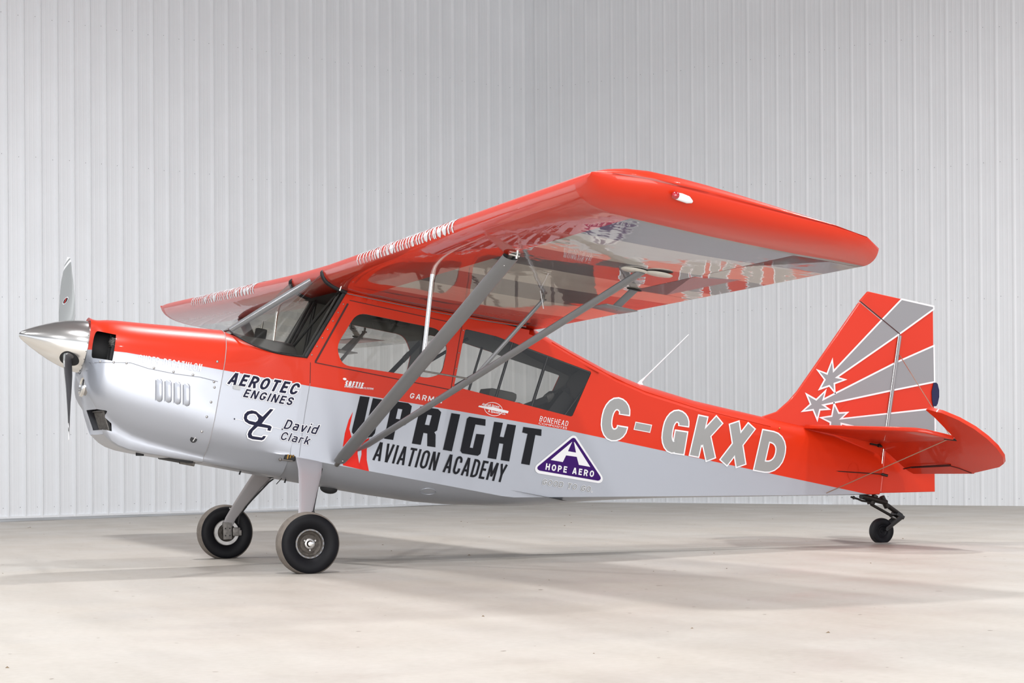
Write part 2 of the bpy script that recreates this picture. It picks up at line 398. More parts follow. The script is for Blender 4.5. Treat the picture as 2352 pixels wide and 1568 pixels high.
def glyph(ch, w, s_):
    h = s_ / 2; L_, R_, B_, T_ = h, w - h, h, 1 - h; r = min(w * .48, .34); xT = .72 - h
    m = .47
    G = {
     'A': lambda: [[(h * .9, 0), (w / 2 - h * .25, 1), ], [(w - h * .9, 0), (w / 2 + h * .25, 1)], [(w * .2, .3), (w * .8, .3)]],
     'B': lambda: [[(L_, 0), (L_, 1)], rp([(L_, T_), (R_, T_), (R_, .52), (L_, .52)], r), rp([(L_, .52), (R_, .52), (R_, B_), (L_, B_)], r)],
     'C': lambda: [rp([(R_, .66), (R_, T_), (L_, T_), (L_, B_), (R_, B_), (R_, .34)], r)],
     'D': lambda: [[(L_, 0), (L_, 1)], rp([(L_, T_), (R_, T_), (R_, B_), (L_, B_)], r)],
     'E': lambda: [[(L_, 0), (L_, 1)], [(L_, T_), (w, T_)], [(L_, .52), (w * .92, .52)], [(L_, B_), (w, B_)]],
     'F': lambda: [[(L_, 0), (L_, 1)], [(L_, T_), (w, T_)], [(L_, .5), (w * .9, .5)]],
     'G': lambda: [rp([(R_, .68), (R_, T_), (L_, T_), (L_, B_), (R_, B_), (R_, .52)], r), [(w * .52, .52 - h), (w, .52 - h)], [(R_, .5), (R_, 0)] if s_ > .2 else [(R_, .5), (R_, .3)]],
     'H': lambda: [[(L_, 0), (L_, 1)], [(R_, 0), (R_, 1)], [(L_, .5), (R_, .5)]],
     'I': lambda: [[(w / 2, 0), (w / 2, 1)]],
     'K': lambda: [[(L_, 0), (L_, 1)], [(R_ - h * .1, 1), (L_ + h * .4, .36)], [(w * .42, .56), (R_, 0)]],
     'L': lambda: [[(L_, 0), (L_, 1)], [(L_, B_), (w, B_)]],
     'M': lambda: [[(L_, 0), (L_, 1)], [(R_, 0), (R_, 1)], [(L_ + h * .2, 1), (w / 2, .22)], [(R_ - h * .2, 1), (w / 2, .22)]],
     'N': lambda: [[(L_, 0), (L_, 1)], [(R_, 0), (R_, 1)], [(L_ + h * .2, 1), (R_ - h * .2, 0)]],
     'O': lambda: [rp([(L_, B_), (L_, T_), (R_, T_), (R_, B_)], r, True) + ['c']],
     'P': lambda: [[(L_, 0), (L_, 1)], rp([(L_, T_), (R_, T_), (R_, .42), (L_, .42)], r)],
     'R': lambda: [[(L_, 0), (L_, 1)], rp([(L_, T_), (R_, T_), (R_, .45), (L_, .45)], r), [(w * .52, .47), (R_, 0)]],
     'S': lambda: [rp([(R_, .70), (R_, T_), (L_, T_), (L_, .53), (R_, .47), (R_, B_), (L_, B_), (L_, .30)], r * .8)],
     'T': lambda: [[(w / 2, 0), (w / 2, 1)], [(0, T_), (w, T_)]],
     'U': lambda: [rp([(L_, 1), (L_, B_), (R_, B_), (R_, 1)], r)],
     'V': lambda: [[(h * .9, 1), (w / 2 - h * .2, 0)], [(w - h * .9, 1), (w / 2 + h * .2, 0)]],
     'W': lambda: [[(h, 1), (w * .28, 0)], [(w * .28, 0), (w / 2, .9)], [(w / 2, .9), (w * .72, 0)], [(w * .72, 0), (w - h, 1)]],
     'X': lambda: [[(h * 1.1, 1), (w - h * 1.1, 0)], [(w - h * 1.1, 1), (h * 1.1, 0)]],
     'Y': lambda: [[(h * .9, 1), (w / 2, .42)], [(w - h * .9, 1), (w / 2, .42)], [(w / 2, .46), (w / 2, 0)]],
     '-': lambda: [[(0, .5), (w, .5)]], '.': lambda: [[(w / 2, 0), (w / 2, s_)]], ' ': lambda: [],
     'a': lambda: [rp([(w * .1, xT), (R_, xT), (R_, 0)], r * .5), rp([(R_, B_), (L_, B_), (L_, .40), (R_, .40)], r * .5)],
     'd': lambda: [[(R_, 0), (R_, 1)], rp([(R_, xT), (L_, xT), (L_, B_), (R_, B_)], r * .5)],
     'v': lambda: [[(h, .72), (w / 2, 0)], [(w - h, .72), (w / 2, 0)]], 'i': lambda: [[(w / 2, 0), (w / 2, .72)], [(w / 2, .88), (w / 2, 1)]], 'l': lambda: [[(w / 2, 0), (w / 2, 1)]],
     'r': lambda: [[(L_, 0), (L_, .72)], [(L_, xT), (w, xT)]], 'k': lambda: [[(L_, 0), (L_, 1)], [(R_, .72), (L_ + h * .5, .28)], [(w * .42, .45), (R_, 0)]]}
    return G[ch]()
def stroke_text(bm, text, box3, s_, yf, off, mi=0, grow=0., gap=.22, bw=.55):
    LL, LR, UL = [Vector(p) for p in box3]; A_ = (LR - LL).length / (UL - LL).length
    narrow = sum(1 for c in text if GW.get(c, 1) == 0); tot = sum(GW.get(c, 1) for c in text) * bw + gap * (len(text) - 1)
    k = (A_ - narrow * s_) / max(tot, 1e-6) if tot else 1
    x = 0.
    for gi, ch in enumerate(text):
        g_ = GW.get(ch, 1); w_ = s_ if g_ == 0 else g_ * bw * k
        for si, st_ in enumerate(glyph(ch, w_, s_)):
            closed = len(st_) and isinstance(st_[-1], str)
            if closed: st_ = st_[:-1]
            P_ = [Vector(p) + Vector((x, 0)) for p in st_]
            if grow and not closed:
                P_[0] = P_[0] + (P_[0] - P_[1]).normalized() * grow; P_[-1] = P_[-1] + (P_[-1] - P_[-2]).normalized() * grow
            ribbon(bm, P_, s_ + 2 * grow, yf, off + .00022 * si + .00011 * (gi % 2), closed, mi, mp=lambda p: LL + (LR - LL) * (p.x / A_) + (UL - LL) * p.y)
        x += w_ + gap * k
def stroke_part(name, text, box3, s_, matl, parent, off=.0035, yf=None, outline=0., outline_mat=None, **props):
    yf = yf or side_y; bm = bmesh.new(); gap = props.pop('gap', .22)
    if outline: stroke_text(bm, text, box3, s_, yf, off, 1, outline, gap)
    stroke_text(bm, text, box3, s_, yf, off + (.0018 if outline else 0), 0, 0, gap)
    return vinyl_obj(name, bm, [matl] + ([outline_mat] if outline_mat else []), parent, **props)

DATA = {
'upright':[([(0.3488,1.2325),(0.4166,1.2379),(0.4062,1.018),(0.4261,1.0187),(0.4409,1.2365),(0.5047,1.2388),(0.4968,1.0043),(0.4814,0.9785),(0.4518,0.9654),(0.3562,0.9645),(0.3355,0.982),(0.3337,1.0007)],[]),([(0.5803,1.244),(0.6942,1.2505),(0.7238,1.2353),(0.7199,1.1227),(0.6978,1.097),(0.6377,1.0935),(0.6334,0.9836),(0.5678,0.9807)],[[(0.6289,1.1995),(0.661,1.201),(0.6569,1.1301),(0.6254,1.1296)]]),([(0.7849,1.2446),(0.9148,1.2508),(0.9401,1.2339),(0.9332,1.1047),(0.9154,1.0897),(0.9279,1.075),(0.9418,0.9894),(0.8817,0.9868),(0.8679,1.0716),(0.8386,1.0708),(0.8343,0.9867),(0.7696,0.984)],[[(0.8449,1.198),(0.8774,1.1995),(0.8713,1.1295),(0.8388,1.128)]]),([(1.0153,1.2419),(1.0804,1.245),(1.0653,0.984),(0.999,0.9828)],[]),([(1.1375,1.2262),(1.1516,1.2429),(1.2783,1.2482),(1.285,1.2033),(1.2076,1.1989),(1.1953,1.0343),(1.2195,1.0348),(1.2264,1.136),(1.2913,1.1426),(1.2832,1.0058),(1.2664,0.9887),(1.146,0.9847),(1.1287,0.9987)],[]),([(1.3471,1.2448),(1.4147,1.249),(1.4088,1.1504),(1.4402,1.1515),(1.4502,1.2478),(1.5184,1.2512),(1.5132,0.9941),(1.4459,0.9914),(1.4453,1.106),(1.4132,1.104),(1.4101,0.9904),(1.3431,0.9885)],[]),([(1.577,1.2512),(1.7217,1.2601),(1.7277,1.2144),(1.6805,1.2128),(1.675,0.9971),(1.6077,0.9953),(1.6188,1.2092),(1.5756,1.2114)],[])],
'flame':[(0.3183,1.1198),(0.2992,1.059),(0.2884,0.9656),(0.2901,0.8822),(0.314,0.7512),(0.5018,0.7438),(0.4725,0.8164),(0.4604,0.8829),(0.4634,0.9675),(0.4146,0.928),(0.4294,0.8467),(0.4254,0.7812),(0.4024,0.8418),(0.3917,0.9009),(0.3385,0.952),(0.3138,1.0008)],
'tail':[[(4.111,2.2474),(4.1366,2.1659),(4.4884,2.6402),(4.6319,2.8301),(4.9258,2.8344),(4.9305,2.8141),(4.6574,2.5591),(4.173,2.1236),(4.249,2.1212),(4.1602,2.0735),(4.1771,2.0076),(4.1202,2.0484),(4.0417,2.0073),(4.0737,2.0869),(3.999,2.1456),(4.0849,2.134)],[(3.9364,1.9482),(4.0275,1.9226),(4.0952,2.0064),(4.0862,1.9356),(4.6696,2.3394),(4.983,2.5344),(5.0381,2.2579),(4.6546,2.113),(4.0938,1.8939),(4.15,1.8727),(4.0715,1.8535),(4.0632,1.7743),(4.0144,1.8426),(3.9263,1.8147),(3.9851,1.88)],[(4.1855,1.9227),(4.2386,1.8593),(4.3129,1.8777),(4.2637,1.8198),(5.0787,2.0555),(5.1129,1.8774),(4.3919,1.7832),(4.2739,1.7854),(4.2787,1.7586),(4.1827,1.7407),(4.1793,1.7763),(4.0917,1.7961),(4.1823,1.8252)]],
'fin':[(3.4051,1.7028),(3.5914,1.7081),(3.7193,1.7723),(3.8043,1.8688),(3.8645,1.9575),(4.2738,2.7302),(4.6566,2.5562),(4.6682,1.8328),(4.7028,1.3349),(4.2284,1.3461)],
'rudder':[(4.2726,2.7368),(4.3345,2.8284),(4.9229,2.8354),(5.1968,1.4179),(4.7052,1.3218),(4.6758,1.8342),(4.6637,2.5611)],
'oval':[(5.0292,2.25),(5.0511,2.2543),(5.0661,2.2457),(5.0876,2.2012),(5.0969,2.1499),(5.0931,2.0962),(5.0836,2.0741),(5.057,2.0672),(5.0385,2.1122),(5.0232,2.1799)],
'hingetube':[(4.6578,2.5496),(4.672,1.8335),(4.7028,1.3349)],
'hope_outer':[(1.9631,1.2575),(1.9809,1.2659),(2.0005,1.2644),(2.2656,1.0206),(2.2743,1.0016),(2.269,0.9818),(2.2481,0.9679),(1.7524,0.9518),(1.7297,0.9613),(1.7194,0.9813),(1.7254,1.0043)],
'hope_inner':[(1.9715,1.2437),(1.984,1.2495),(1.9967,1.2477),(2.2485,1.0176),(2.2559,1.0052),(2.2513,0.9924),(2.2372,0.9841),(1.7561,0.9727),(1.7413,0.9802),(1.7366,0.9911),(1.7428,1.0023)],
'hope_A':[[(1.9781,1.2195),(1.9569,1.1476),(2.0224,1.1493),(1.9914,1.2209),(1.9996,1.2183),(2.155,1.07),(2.0612,1.0679),(2.0336,1.1208),(1.9474,1.116),(1.9302,1.0647),(1.8315,1.0622)]],
't_hope':[(1.8028,0.9878),(2.1944,1.0029),(1.8018,1.0332)],
't_good':[(1.7961,0.882),(2.2031,0.8952),(1.8004,0.9199)],
't_aviation':[(0.5116,0.8235),(1.4924,0.8404),(0.5259,0.952)],
'reg':[[(2.1831,1.2808),(2.4028,1.2908),(2.1842,1.5913)],[(2.456,1.3957),(2.5965,1.399),(2.4609,1.4556)],[(2.6959,1.2828),(2.9067,1.2945),(2.6978,1.5982)],[(2.953,1.2984),(3.1795,1.3009),(2.9759,1.6024)],[(3.2103,1.2956),(3.4524,1.303),(3.2474,1.6045)],[(3.5231,1.2902),(3.7644,1.2966),(3.5471,1.602)]],
't_aerotec':[(-0.5676,1.1389),(-0.0939,1.1542),(-0.5436,1.2197)],
't_engines':[(-0.4483,1.0742),(-0.1138,1.0794),(-0.4315,1.1302)],
't_david':[(-0.1392,0.9181),(0.0894,0.9221),(-0.1207,0.9835)],
't_clark':[(-0.1497,0.8424),(0.0514,0.844),(-0.1356,0.8981)],
't_super':[(-1.1708,1.1657),(-0.7535,1.1842),(-1.1684,1.2152)],
't_softie':[(0.2285,1.2791),(0.3553,1.2857),(0.2337,1.319)],
't_softie2':[(0.2301,1.2704),(0.4326,1.2917),(0.231,1.2826)],
't_garmin':[(0.6965,1.2854),(0.9322,1.2942),(0.6993,1.3222)],
't_bone':[(1.6917,1.3132),(1.9205,1.3189),(1.6951,1.3512)],
't_air1':[(1.2278,1.3327),(1.3634,1.3404),(1.2337,1.3553)],
't_air2':[(1.2856,1.2977),(1.4223,1.3023),(1.2889,1.3168)],
'airwing':[(1.2059,1.3223),(1.2108,1.3325),(1.3285,1.3429),(1.4433,1.3372),(1.4394,1.321),(1.3159,1.3189)],
'dc_d':[(-0.2277,1.0306),(-0.2489,1.0304),(-0.2918,0.9697),(-0.3171,0.9818),(-0.3408,0.996),(-0.3718,0.9976),(-0.4001,0.9848),(-0.4153,0.9632),(-0.4162,0.9369),(-0.403,0.9169),(-0.3742,0.9055),(-0.3392,0.9027),(-0.3663,0.8621),(-0.3712,0.8369),(-0.3617,0.8162),(-0.3338,0.8102),(-0.2693,0.8146),(-0.2557,0.8246),(-0.2452,0.8471),(-0.2634,0.8456),(-0.2726,0.8327),(-0.3376,0.8311),(-0.3456,0.8435),(-0.34,0.8651),(-0.3119,0.9003),(-0.2429,0.902),(-0.244,0.8868),(-0.2228,0.8869),(-0.2181,0.9141),(-0.2309,0.9211),(-0.2891,0.9233),(-0.2721,0.9565)],
'dc_hole':[(-0.3372,0.9761),(-0.3569,0.9788),(-0.3822,0.9702),(-0.3949,0.9559),(-0.3934,0.9374),(-0.3781,0.9272),(-0.3319,0.9258),(-0.3207,0.938),(-0.3188,0.9552)],
'dc_line':[(-0.4761,0.92),(-0.1443,0.9128)],
'flag':[(-0.525,1.1421),(-0.4776,1.1476),(-0.4733,1.1136),(-0.5229,1.1137)],
'louv':[(-1.0389,1.0847),(-1.0117,0.9341),(-0.9788,1.0877),(-0.9518,0.9397),(-0.9177,1.0881),(-0.8907,0.9398),(-0.8564,1.0884),(-0.8293,0.9399)],
'louvw':[(-1.0389,1.0847),(-0.9906,1.0883)],
'cowlseam':[(-1.4697,1.1064),(-1.2139,1.1514),(-1.097,1.1369),(-0.9236,1.1362),(-0.7497,1.1471),(-0.6304,1.1412)],
'seam1':[(-0.6531,1.4612),(-0.6208,1.3653),(-0.6065,1.2219),(-0.6078,1.0172),(-0.6291,0.8092),(-0.6631,0.6722)],
'seam2':[(-0.0325,1.3887),(-0.0104,1.2504),(-0.0094,1.043),(0.0033,0.7553)],
'door':[(0.1674,1.8537),(-0.0058,1.394),(0.9811,1.398),(0.9827,1.8353)],
'doorgap':[(0.1531,1.8297),(-0.0058,1.394)],
'doorwin':[(0.2268,1.7851),(0.1238,1.5303),(0.1853,1.4141),(0.811,1.447),(0.8989,1.4947),(0.9084,1.6734),(0.835,1.7927)],
'rearwin':[(1.0126,1.8322),(1.0019,1.4264),(1.9457,1.3927),(2.042,1.7358),(1.2535,1.8303)],
'inlet':[(-1.4192,1.3164),(-1.3618,1.3272),(-1.3409,1.3024),(-1.3268,1.1757),(-1.4139,1.1593)],
'oilhole':[(-0.7082,0.7422)],
'belly_oval':[(0.9399,0.686)],
'spade':[(1.2047,2.66,1.9651),(1.0993,2.66,1.8325),(0.9723,2.66,1.8243),(1.1842,2.66,1.8397)],
'bellyoval':(0.9715,0.3,0.69),
'rod':(1.0726,1.9,1.9242),

}

# ================================================================== THE HANGAR
def structure(o): o['kind'] = 'structure'; return o
def floor_mat():
    m = bpy.data.materials.new('sealed_concrete'); m.use_nodes = True; nt = m.node_tree; b = nt.nodes['Principled BSDF']; L = nt.links.new
    tc = nt.nodes.new('ShaderNodeTexCoord')
    def noise(scale, det, sx=1, sy=1, rot=0):
        mp = nt.nodes.new('ShaderNodeMapping'); mp.inputs['Scale'].default_value = (sx, sy, 1); mp.inputs['Rotation'].default_value = (0, 0, rot); L(tc.outputs['Object'], mp.inputs[0])
        n = nt.nodes.new('ShaderNodeTexNoise'); n.inputs['Scale'].default_value = scale; n.inputs['Detail'].default_value = det; L(mp.outputs[0], n.inputs['Vector']); return n.outputs['Fac']
    def ramp(f, stops):
        r = nt.nodes.new('ShaderNodeValToRGB'); L(f, r.inputs[0]); e = r.color_ramp.elements
        e[0].position, e[0].color = stops[0]; e[1].position, e[1].color = stops[1]
        for p, c in stops[2:]: k = e.new(p); k.color = c
        return r.outputs[0]
    def mul(a, c, fac=1.):
        n = nt.nodes.new('ShaderNodeMix'); n.data_type = 'RGBA'; n.blend_type = 'MULTIPLY'; n.inputs[0].default_value = fac; L(a, n.inputs[6]); L(c, n.inputs[7]); return n.outputs[2]
    base = ramp(noise(.55, 5), [(.3, (0.46, 0.418, 0.365, 1)), (.7, (0.485, 0.458, 0.417, 1))])
    streak = ramp(noise(1.1, 6, 2.4, .55, .55), [(.33, (.90, .89, .875, 1)), (.62, (1, 1, 1, 1))])
    fine = ramp(noise(26, 4), [(.3, (.93, .93, .92, 1)), (.6, (1, 1, 1, 1))])
    spots = ramp(noise(16, 1), [(.215, (.35, .30, .26, 1)), (.235, (1, 1, 1, 1))])
    c = mul(mul(mul(base, streak), fine), spots)
    L(c, b.inputs['Base Color'])
    r = nt.nodes.new('ShaderNodeMapRange'); r.inputs[1].default_value = .3; r.inputs[2].default_value = .7; r.inputs[3].default_value = .38; r.inputs[4].default_value = .6
    L(noise(1.7, 4), r.inputs[0]); L(r.outputs[0], b.inputs['Roughness'])
    bp = nt.nodes.new('ShaderNodeBump'); bp.inputs['Strength'].default_value = .12; bp.inputs['Distance'].default_value = .004; L(noise(45, 4), bp.inputs['Height']); L(bp.outputs[0], b.inputs['Normal'])
    return m
def wall_mat(name, c):
    m = mat(name, c, .42, 0, .15, .2, noise=.05, nscale=1.2); return m
CORNER = Vector((7.245, 12.840, 0)); LEFT_END = Vector((-0.356, 10.094, 0)); RIGHT_END = Vector((10.94, 6.61, 0))
eL = (LEFT_END - CORNER).normalized(); eR = (RIGHT_END - CORNER).normalized()
bm = bmesh.new()
pts = [(-26, -23), (26, -23), (26, 20), (-26, 20)]
f = bm.faces.new([bm.verts.new((x, y, 0)) for x, y in pts])
me = bpy.data.meshes.new('floor'); bm.to_mesh(me); bm.free()
structure(link('floor', me, None, [floor_mat()]))
M['roof'] = mat('roof_deck_grey', (0.30, 0.31, 0.33, 1), .6)
bm = bmesh.new(); box(bm, (0, -1.5, 8.75), (52, 43, .1)); me = bpy.data.meshes.new('ceiling'); bmesh.ops.recalc_face_normals(bm, faces=bm.faces); bm.to_mesh(me); bm.free()
structure(link('ceiling', me, None, [M['roof']]))
WALLH = 8.6; PITCH = .2135; NR = 4
def wall(name, e, phase, npan, colour, rib):
    """a sheet-metal wall: thin backing and ribbed cladding sheets; local x along the wall, y up, z into the room"""
    n = e.cross(up2).normalized()
    if n.dot(Vector((0, 0, 0)) - CORNER) < 0: n = -n
    Mw = Matrix((e, up2, n)).transposed().to_4x4(); Mw.translation = CORNER + n * 0.0
    bm = bmesh.new(); Lw = npan * NR * PITCH + .2
    box(bm, (Lw / 2, WALLH / 2, -.06), (Lw, WALLH, .05))
    me = bpy.data.meshes.new(name); bmesh.ops.recalc_face_normals(bm, faces=bm.faces); bm.to_mesh(me); bm.free()
    wm = wall_mat(name + '_paint', colour)
    o = structure(link(name, me, None, [wm])); o.matrix_world = Mw
    prof = []
    for k in range(NR):
        x = k * PITCH
        prof += [(x - .004, .0), (x + .018, rib), (x + .032, rib), (x + .052, .0), (x + .095, .0), (x + .101, .0012), (x + .113, .0012), (x + .119, .0), (x + .150, .0), (x + .156, .0012), (x + .168, .0012), (x + .174, .0)]
    prof.append((NR * PITCH, 0))
    me = bpy.data.meshes.new('wall_panel'); vv = [(x, 0.0, z) for x, z in prof] + [(x, WALLH, z) for x, z in prof]; n_ = len(prof)
    me.from_pydata(vv, [], [(i, i + 1, n_ + i + 1, n_ + i) for i in range(n_ - 1)])
    me.materials.append(wm)
    for i in range(npan):
        p = bpy.data.objects.new('wall_panel', me); COL.objects.link(p); p.parent = o; p.location = (phase + i * NR * PITCH, 0, (i % 2) * .0012)
    # screw heads in rows
    bm = bmesh.new()
    for i in range(npan * NR):
        for zrow in (.12, .95, 2.5, 4.1, 5.7, 7.2):
            x = phase + i * PITCH + .075 + .004 * math.sin(i * 7.1); z = zrow + .01 * math.sin(i * 3.3 + zrow)
            q = bmesh.ops.create_circle(bm, cap_ends=True, segments=6, radius=.0045); bmesh.ops.translate(bm, vec=(x, z, .004), verts=q['verts'])
    me = bpy.data.meshes.new('screw_head'); bm.to_mesh(me); bm.free()
    link('screw_head', me, o, [M['seamgrey']], kind='stuff')
    # floor trim at the foot
    bm = bmesh.new(); box(bm, (Lw / 2, .012, .01), (Lw, .024, .03)); me = bpy.data.meshes.new('base_channel'); bm.to_mesh(me); bm.free()
    link('base_channel', me, o, [wm])
    return o
wall('wall_left', eL, .345 - .046 - PITCH * 5, 22, (0.80, 0.82, 0.845, 1), .030)
wall('wall_right', eR, .09 - PITCH * 4, 16, (0.80, 0.82, 0.84, 1), .007)

bm = bmesh.new()
for k in range(170):
    x, y = random.uniform(-9, 11), random.uniform(-9, 11); sz = random.choice((.004, .005, .007, .010)); a = random.uniform(0, 6)
    if (Vector((x, y, 0)) - CORNER).dot(Vector((-.5, -1, 0))) < 1: continue
    pts_ = [(x + sz * random.uniform(.6, 1.6) * math.cos(a + t), y + sz * random.uniform(.5, 1.2) * math.sin(a + t)) for t in (0, 1.4, 2.6, 4.1, 5.2)]
    lo = [bm.verts.new((px_, py_, .0002)) for px_, py_ in pts_]; hi = bm.verts.new((x, y, sz * .6))
    for i in range(5): bm.faces.new((lo[i], lo[(i + 1) % 5], hi))
me = bpy.data.meshes.new('floor_grit'); bmesh.ops.recalc_face_normals(bm, faces=bm.faces); bm.to_mesh(me); bm.free()
link('floor_grit', me, bpy.data.objects['floor'], [mat('grit_brown', srgb(110, 92, 70), .9)], kind='stuff')

# ================================================================== THE AEROPLANE
PITCHA = 0.193656
plane = bpy.data.objects.new('airplane', None); COL.objects.link(plane); plane.rotation_euler = (0, PITCHA, 0)
plane['label'] = 'orange and silver high-wing tailwheel aeroplane parked on the hangar floor'; plane['category'] = 'airplane'
def to_body(x, y, z):  # ground-frame (port positive) to body coordinates
    c, s = math.cos(PITCHA), math.sin(PITCHA); return (x * c - z * s, y, x * s + z * c)

# ---- engine cowling (x -1.475 .. -0.605)
ZC = 1.222
rear = [(0, 1.512), (.12, 1.506), (.22, 1.482), (.30, 1.435), (.35, 1.375), (.38, 1.30), (.39, 1.20), (.39, 1.10), (.39, .98), (.388, .89), (.375, .81), (.345, .735), (.30, .675), (.27, .645), (.262, .61), (.18, .602), (0, .600)]
mid = [(0, 1.455), (.12, 1.449), (.22, 1.425), (.29, 1.385), (.34, 1.335), (.372, 1.27), (.382, 1.19), (.382, 1.10), (.38, .99), (.37, .90), (.345, .825), (.31, .76), (.275, .715), (.262, .69), (.250, .605), (.17, .597), (0, .595)]
frt = [(0, 1.430), (.12, 1.424), (.21, 1.402), (.275, 1.367), (.322, 1.32), (.352, 1.26), (.364, 1.185), (.362, 1.10), (.352, 1.00), (.332, .92), (.305, .865), (.285, .835), (.275, .825), (.265, .80), (.245, .675), (.165, .665), (0, .662)]
nos = [(0, 1.412), (.10, 1.405), (.175, 1.385), (.235, 1.35), (.278, 1.305), (.303, 1.25), (.312, 1.18), (.305, 1.10), (.285, 1.02), (.26, .955), (.24, .90), (.235, .855), (.23, .835), (.222, .81), (.215, .72), (.15, .71), (0, .708)]
def ringx(sec, xf): return [(xf(y, z), y, z) for y, z in sec]
n17 = 17
def xm(y, z): return -1.10
def xfr(y, z): return -1.33 + max(0, (.80 - z)) * .45
def xno(y, z):
    if z > 1.0: return -1.425
    return lerp_tab(z, [.70, .81, .84, .90, 1.0], [-1.285, -1.345, -1.365, -1.42, -1.425 - .015])
angs = [math.atan2(z - ZC, y) for y, z in nos]
spn = [(-1.470, .20 * math.cos(a), ZC + .20 * math.sin(a)) for a in angs]
spn2 = [(-1.445, .155 * math.cos(a), ZC + .155 * math.sin(a)) for a in angs]
def cat(p0, p1, p2, p3, t):
    return 0.5 * ((2 * p1) + (p2 - p0) * t + (2 * p0 - 5 * p1 + 4 * p2 - p3) * t * t + (3 * p1 - p0 - 3 * p2 + p3) * t ** 3)
def refine_ring(r, k):
    """subdivide the half section with a spline"""
    r = [Vector(p) for p in r]; out = []
    for i in range(len(r) - 1):
        p0 = r[i - 1] if i else Vector((r[1].x, -r[1].y, r[1].z)); p3 = r[i + 2] if i + 2 < len(r) else Vector((r[-2].x, -r[-2].y, r[-2].z))
        for j in range(k): out.append(cat(p0, r[i], r[i + 1], p3, j / k))
    out.append(r[-1]); return out
def mirror_ring(r):
    out = list(r) + [Vector((p.x, -p.y, p.z)) for p in reversed(r[1:-1])]
    return out
def smooth_rings(keys, k):
    out = []
    for i in range(len(keys) - 1):
        a = keys[max(i - 1, 0)]; b = keys[i]; c = keys[i + 1]; d = keys[min(i + 2, len(keys) - 1)]
        for j in range(k): out.append([cat(p, q, r_, s_, j / k) for p, q, r_, s_ in zip(a, b, c, d)])
    out.append(keys[-1]); return out
keys = [refine_ring(r, 3) for r in (spn, ringx(nos, xno), ringx(frt, xfr), ringx(mid, xm), [(-.605, y, z) for y, z in rear])]
rings = smooth_rings(keys, 4)
rings = [refine_ring(spn2, 3)] + rings
bm = bmesh.new(); loft(bm, [mirror_ring(r) for r in rings])
bmesh.ops.recalc_face_normals(bm, faces=bm.faces)
inl = rounded([(-1.43, 1.335), (-1.335, 1.335), (-1.30, 1.15), (-1.43, 1.135)], .025, 3)
for sg in (1, -1):
    fs = cut_poly(bm, [(sg * y, z) for y, z in rounded([(.185, 1.325), (.315, 1.315), (.345, 1.24), (.345, 1.145), (.205, 1.135), (.225, 1.20)], .03, 3)] if False else [(sg * y, z) for y, z in rounded([(.232, 1.325), (.345, 1.315), (.40, 1.24), (.40, 1.142), (.262, 1.142)], .022, 3)], lambda c: c.x < -1.335, (1, 2))
    extract(bm, fs).free()
# chin inlet: opening in the sloping chin face
if True:
    fs = cut_poly(bm, [(-.12, .698), (.36, .698), (.36, .822), (-.12, .822)], lambda c: c.x < -1.295 + (.815 - c.z) * .50, (1, 2)); extract(bm, fs).free()
cowl = bm_obj('engine_cowling', bm, plane, M['two_metal'], 38, label='orange and silver engine cowling behind the spinner')
# ducts and the engine behind the openings
for sg in (1, -1):
    bm = bmesh.new()
    pts = [(.215, 1.325), (.30, 1.300), (.335, 1.24), (.335, 1.14), (.240, 1.135)]
    loft(bm, [[(x, sg * y * k, z) for y, z in pts] for x, k in ((-1.345, .98), (-1.15, .93))])
    loft(bm, [[(-1.15, sg * y * .93, z) for y, z in pts], [(-1.149, sg * .28, 1.23)] * 5])
    bm_obj('cooling_air_inlet', bm, cowl, M['dark'], None)
    bm = bmesh.new(); box(bm, (-1.26, sg * .240, 1.225), (.05, .12, .16), .01); bm_obj('inlet_baffle', bm, cowl, M['dark'], 30)
    bm = bmesh.new()
    for k in range(6): box(bm, (-1.325 - .002 * (k % 2), sg * .275, 1.240 + k * .010), (.05, .095, .006), .002)
    sphere(bm, (-1.335, sg * .28, 1.27), .026, 1, 1.5, 1)
    bm_obj('cylinder_head', bm, cowl, M['engine'], 30)
bm = bmesh.new(); box(bm, (-1.262, .05, .760), (.012, .37, .165), 0, Matrix.Rotation(-.47, 3, 'Y')); bm_obj('carburettor_inlet', bm, cowl, M['dark'], 30)
bm = bmesh.new()
for k in range(9): box(bm, (-1.272, -.10 + k * .04, .760), (.008, .005, .12), 0, Matrix.Rotation(-.47, 3, 'Y'))
box(bm, (-1.300, .06, .818), (.03, .34, .006)); box(bm, (-1.250, .06, .702), (.03, .33, .006))
bm_obj('inlet_screen', bm, cowl, M['castmetal'], 30)
bm = bmesh.new(); lathe(bm, [(-1.46, .13), (-1.40, .135), (-1.32, .14)], (0, 0, ZC), 'x', 32); bm_obj('starter_ring', bm, cowl, M['dark'], 30)
# round landing-light rim low on the nose
bm = bmesh.new(); lathe(bm, [(-1.452, .050), (-1.462, .058), (-1.455, .066), (-1.44, .066)], (0, .13, .955), 'x', 28); bm_obj('landing_light_rim', bm, cowl, M['chrome'], 40)
bm = bmesh.new(); lathe(bm, [(-1.452, 0), (-1.452, .05), (-1.42, .055)], (0, .13, .955), 'x', 28); bm_obj('landing_light_lens', bm, cowl, M['alu'], 40)
def cowl_y(x, z):
    t = max(0, min(1, (z - .80) / .2)); 
    zz = lerp_tab(z, [.60, .675, .735, .81, .89, .98, 1.20, 1.30, 1.375, 1.435], [.262, .30, .345, .375, .388, .39, .39, .38, .35, .30])
    k = lerp_tab(x, [-1.43, -1.33, -1.10, -.605], [.80, .935, .982, 1.0])
    return zz * k
from mathutils.bvhtree import BVHTree
def bvh_of(o): return BVHTree.FromPolygons([v.co[:] for v in o.data.vertices], [p.vertices[:] for p in o.data.polygons])
CB = bvh_of(cowl)
cowl_guess = cowl_y
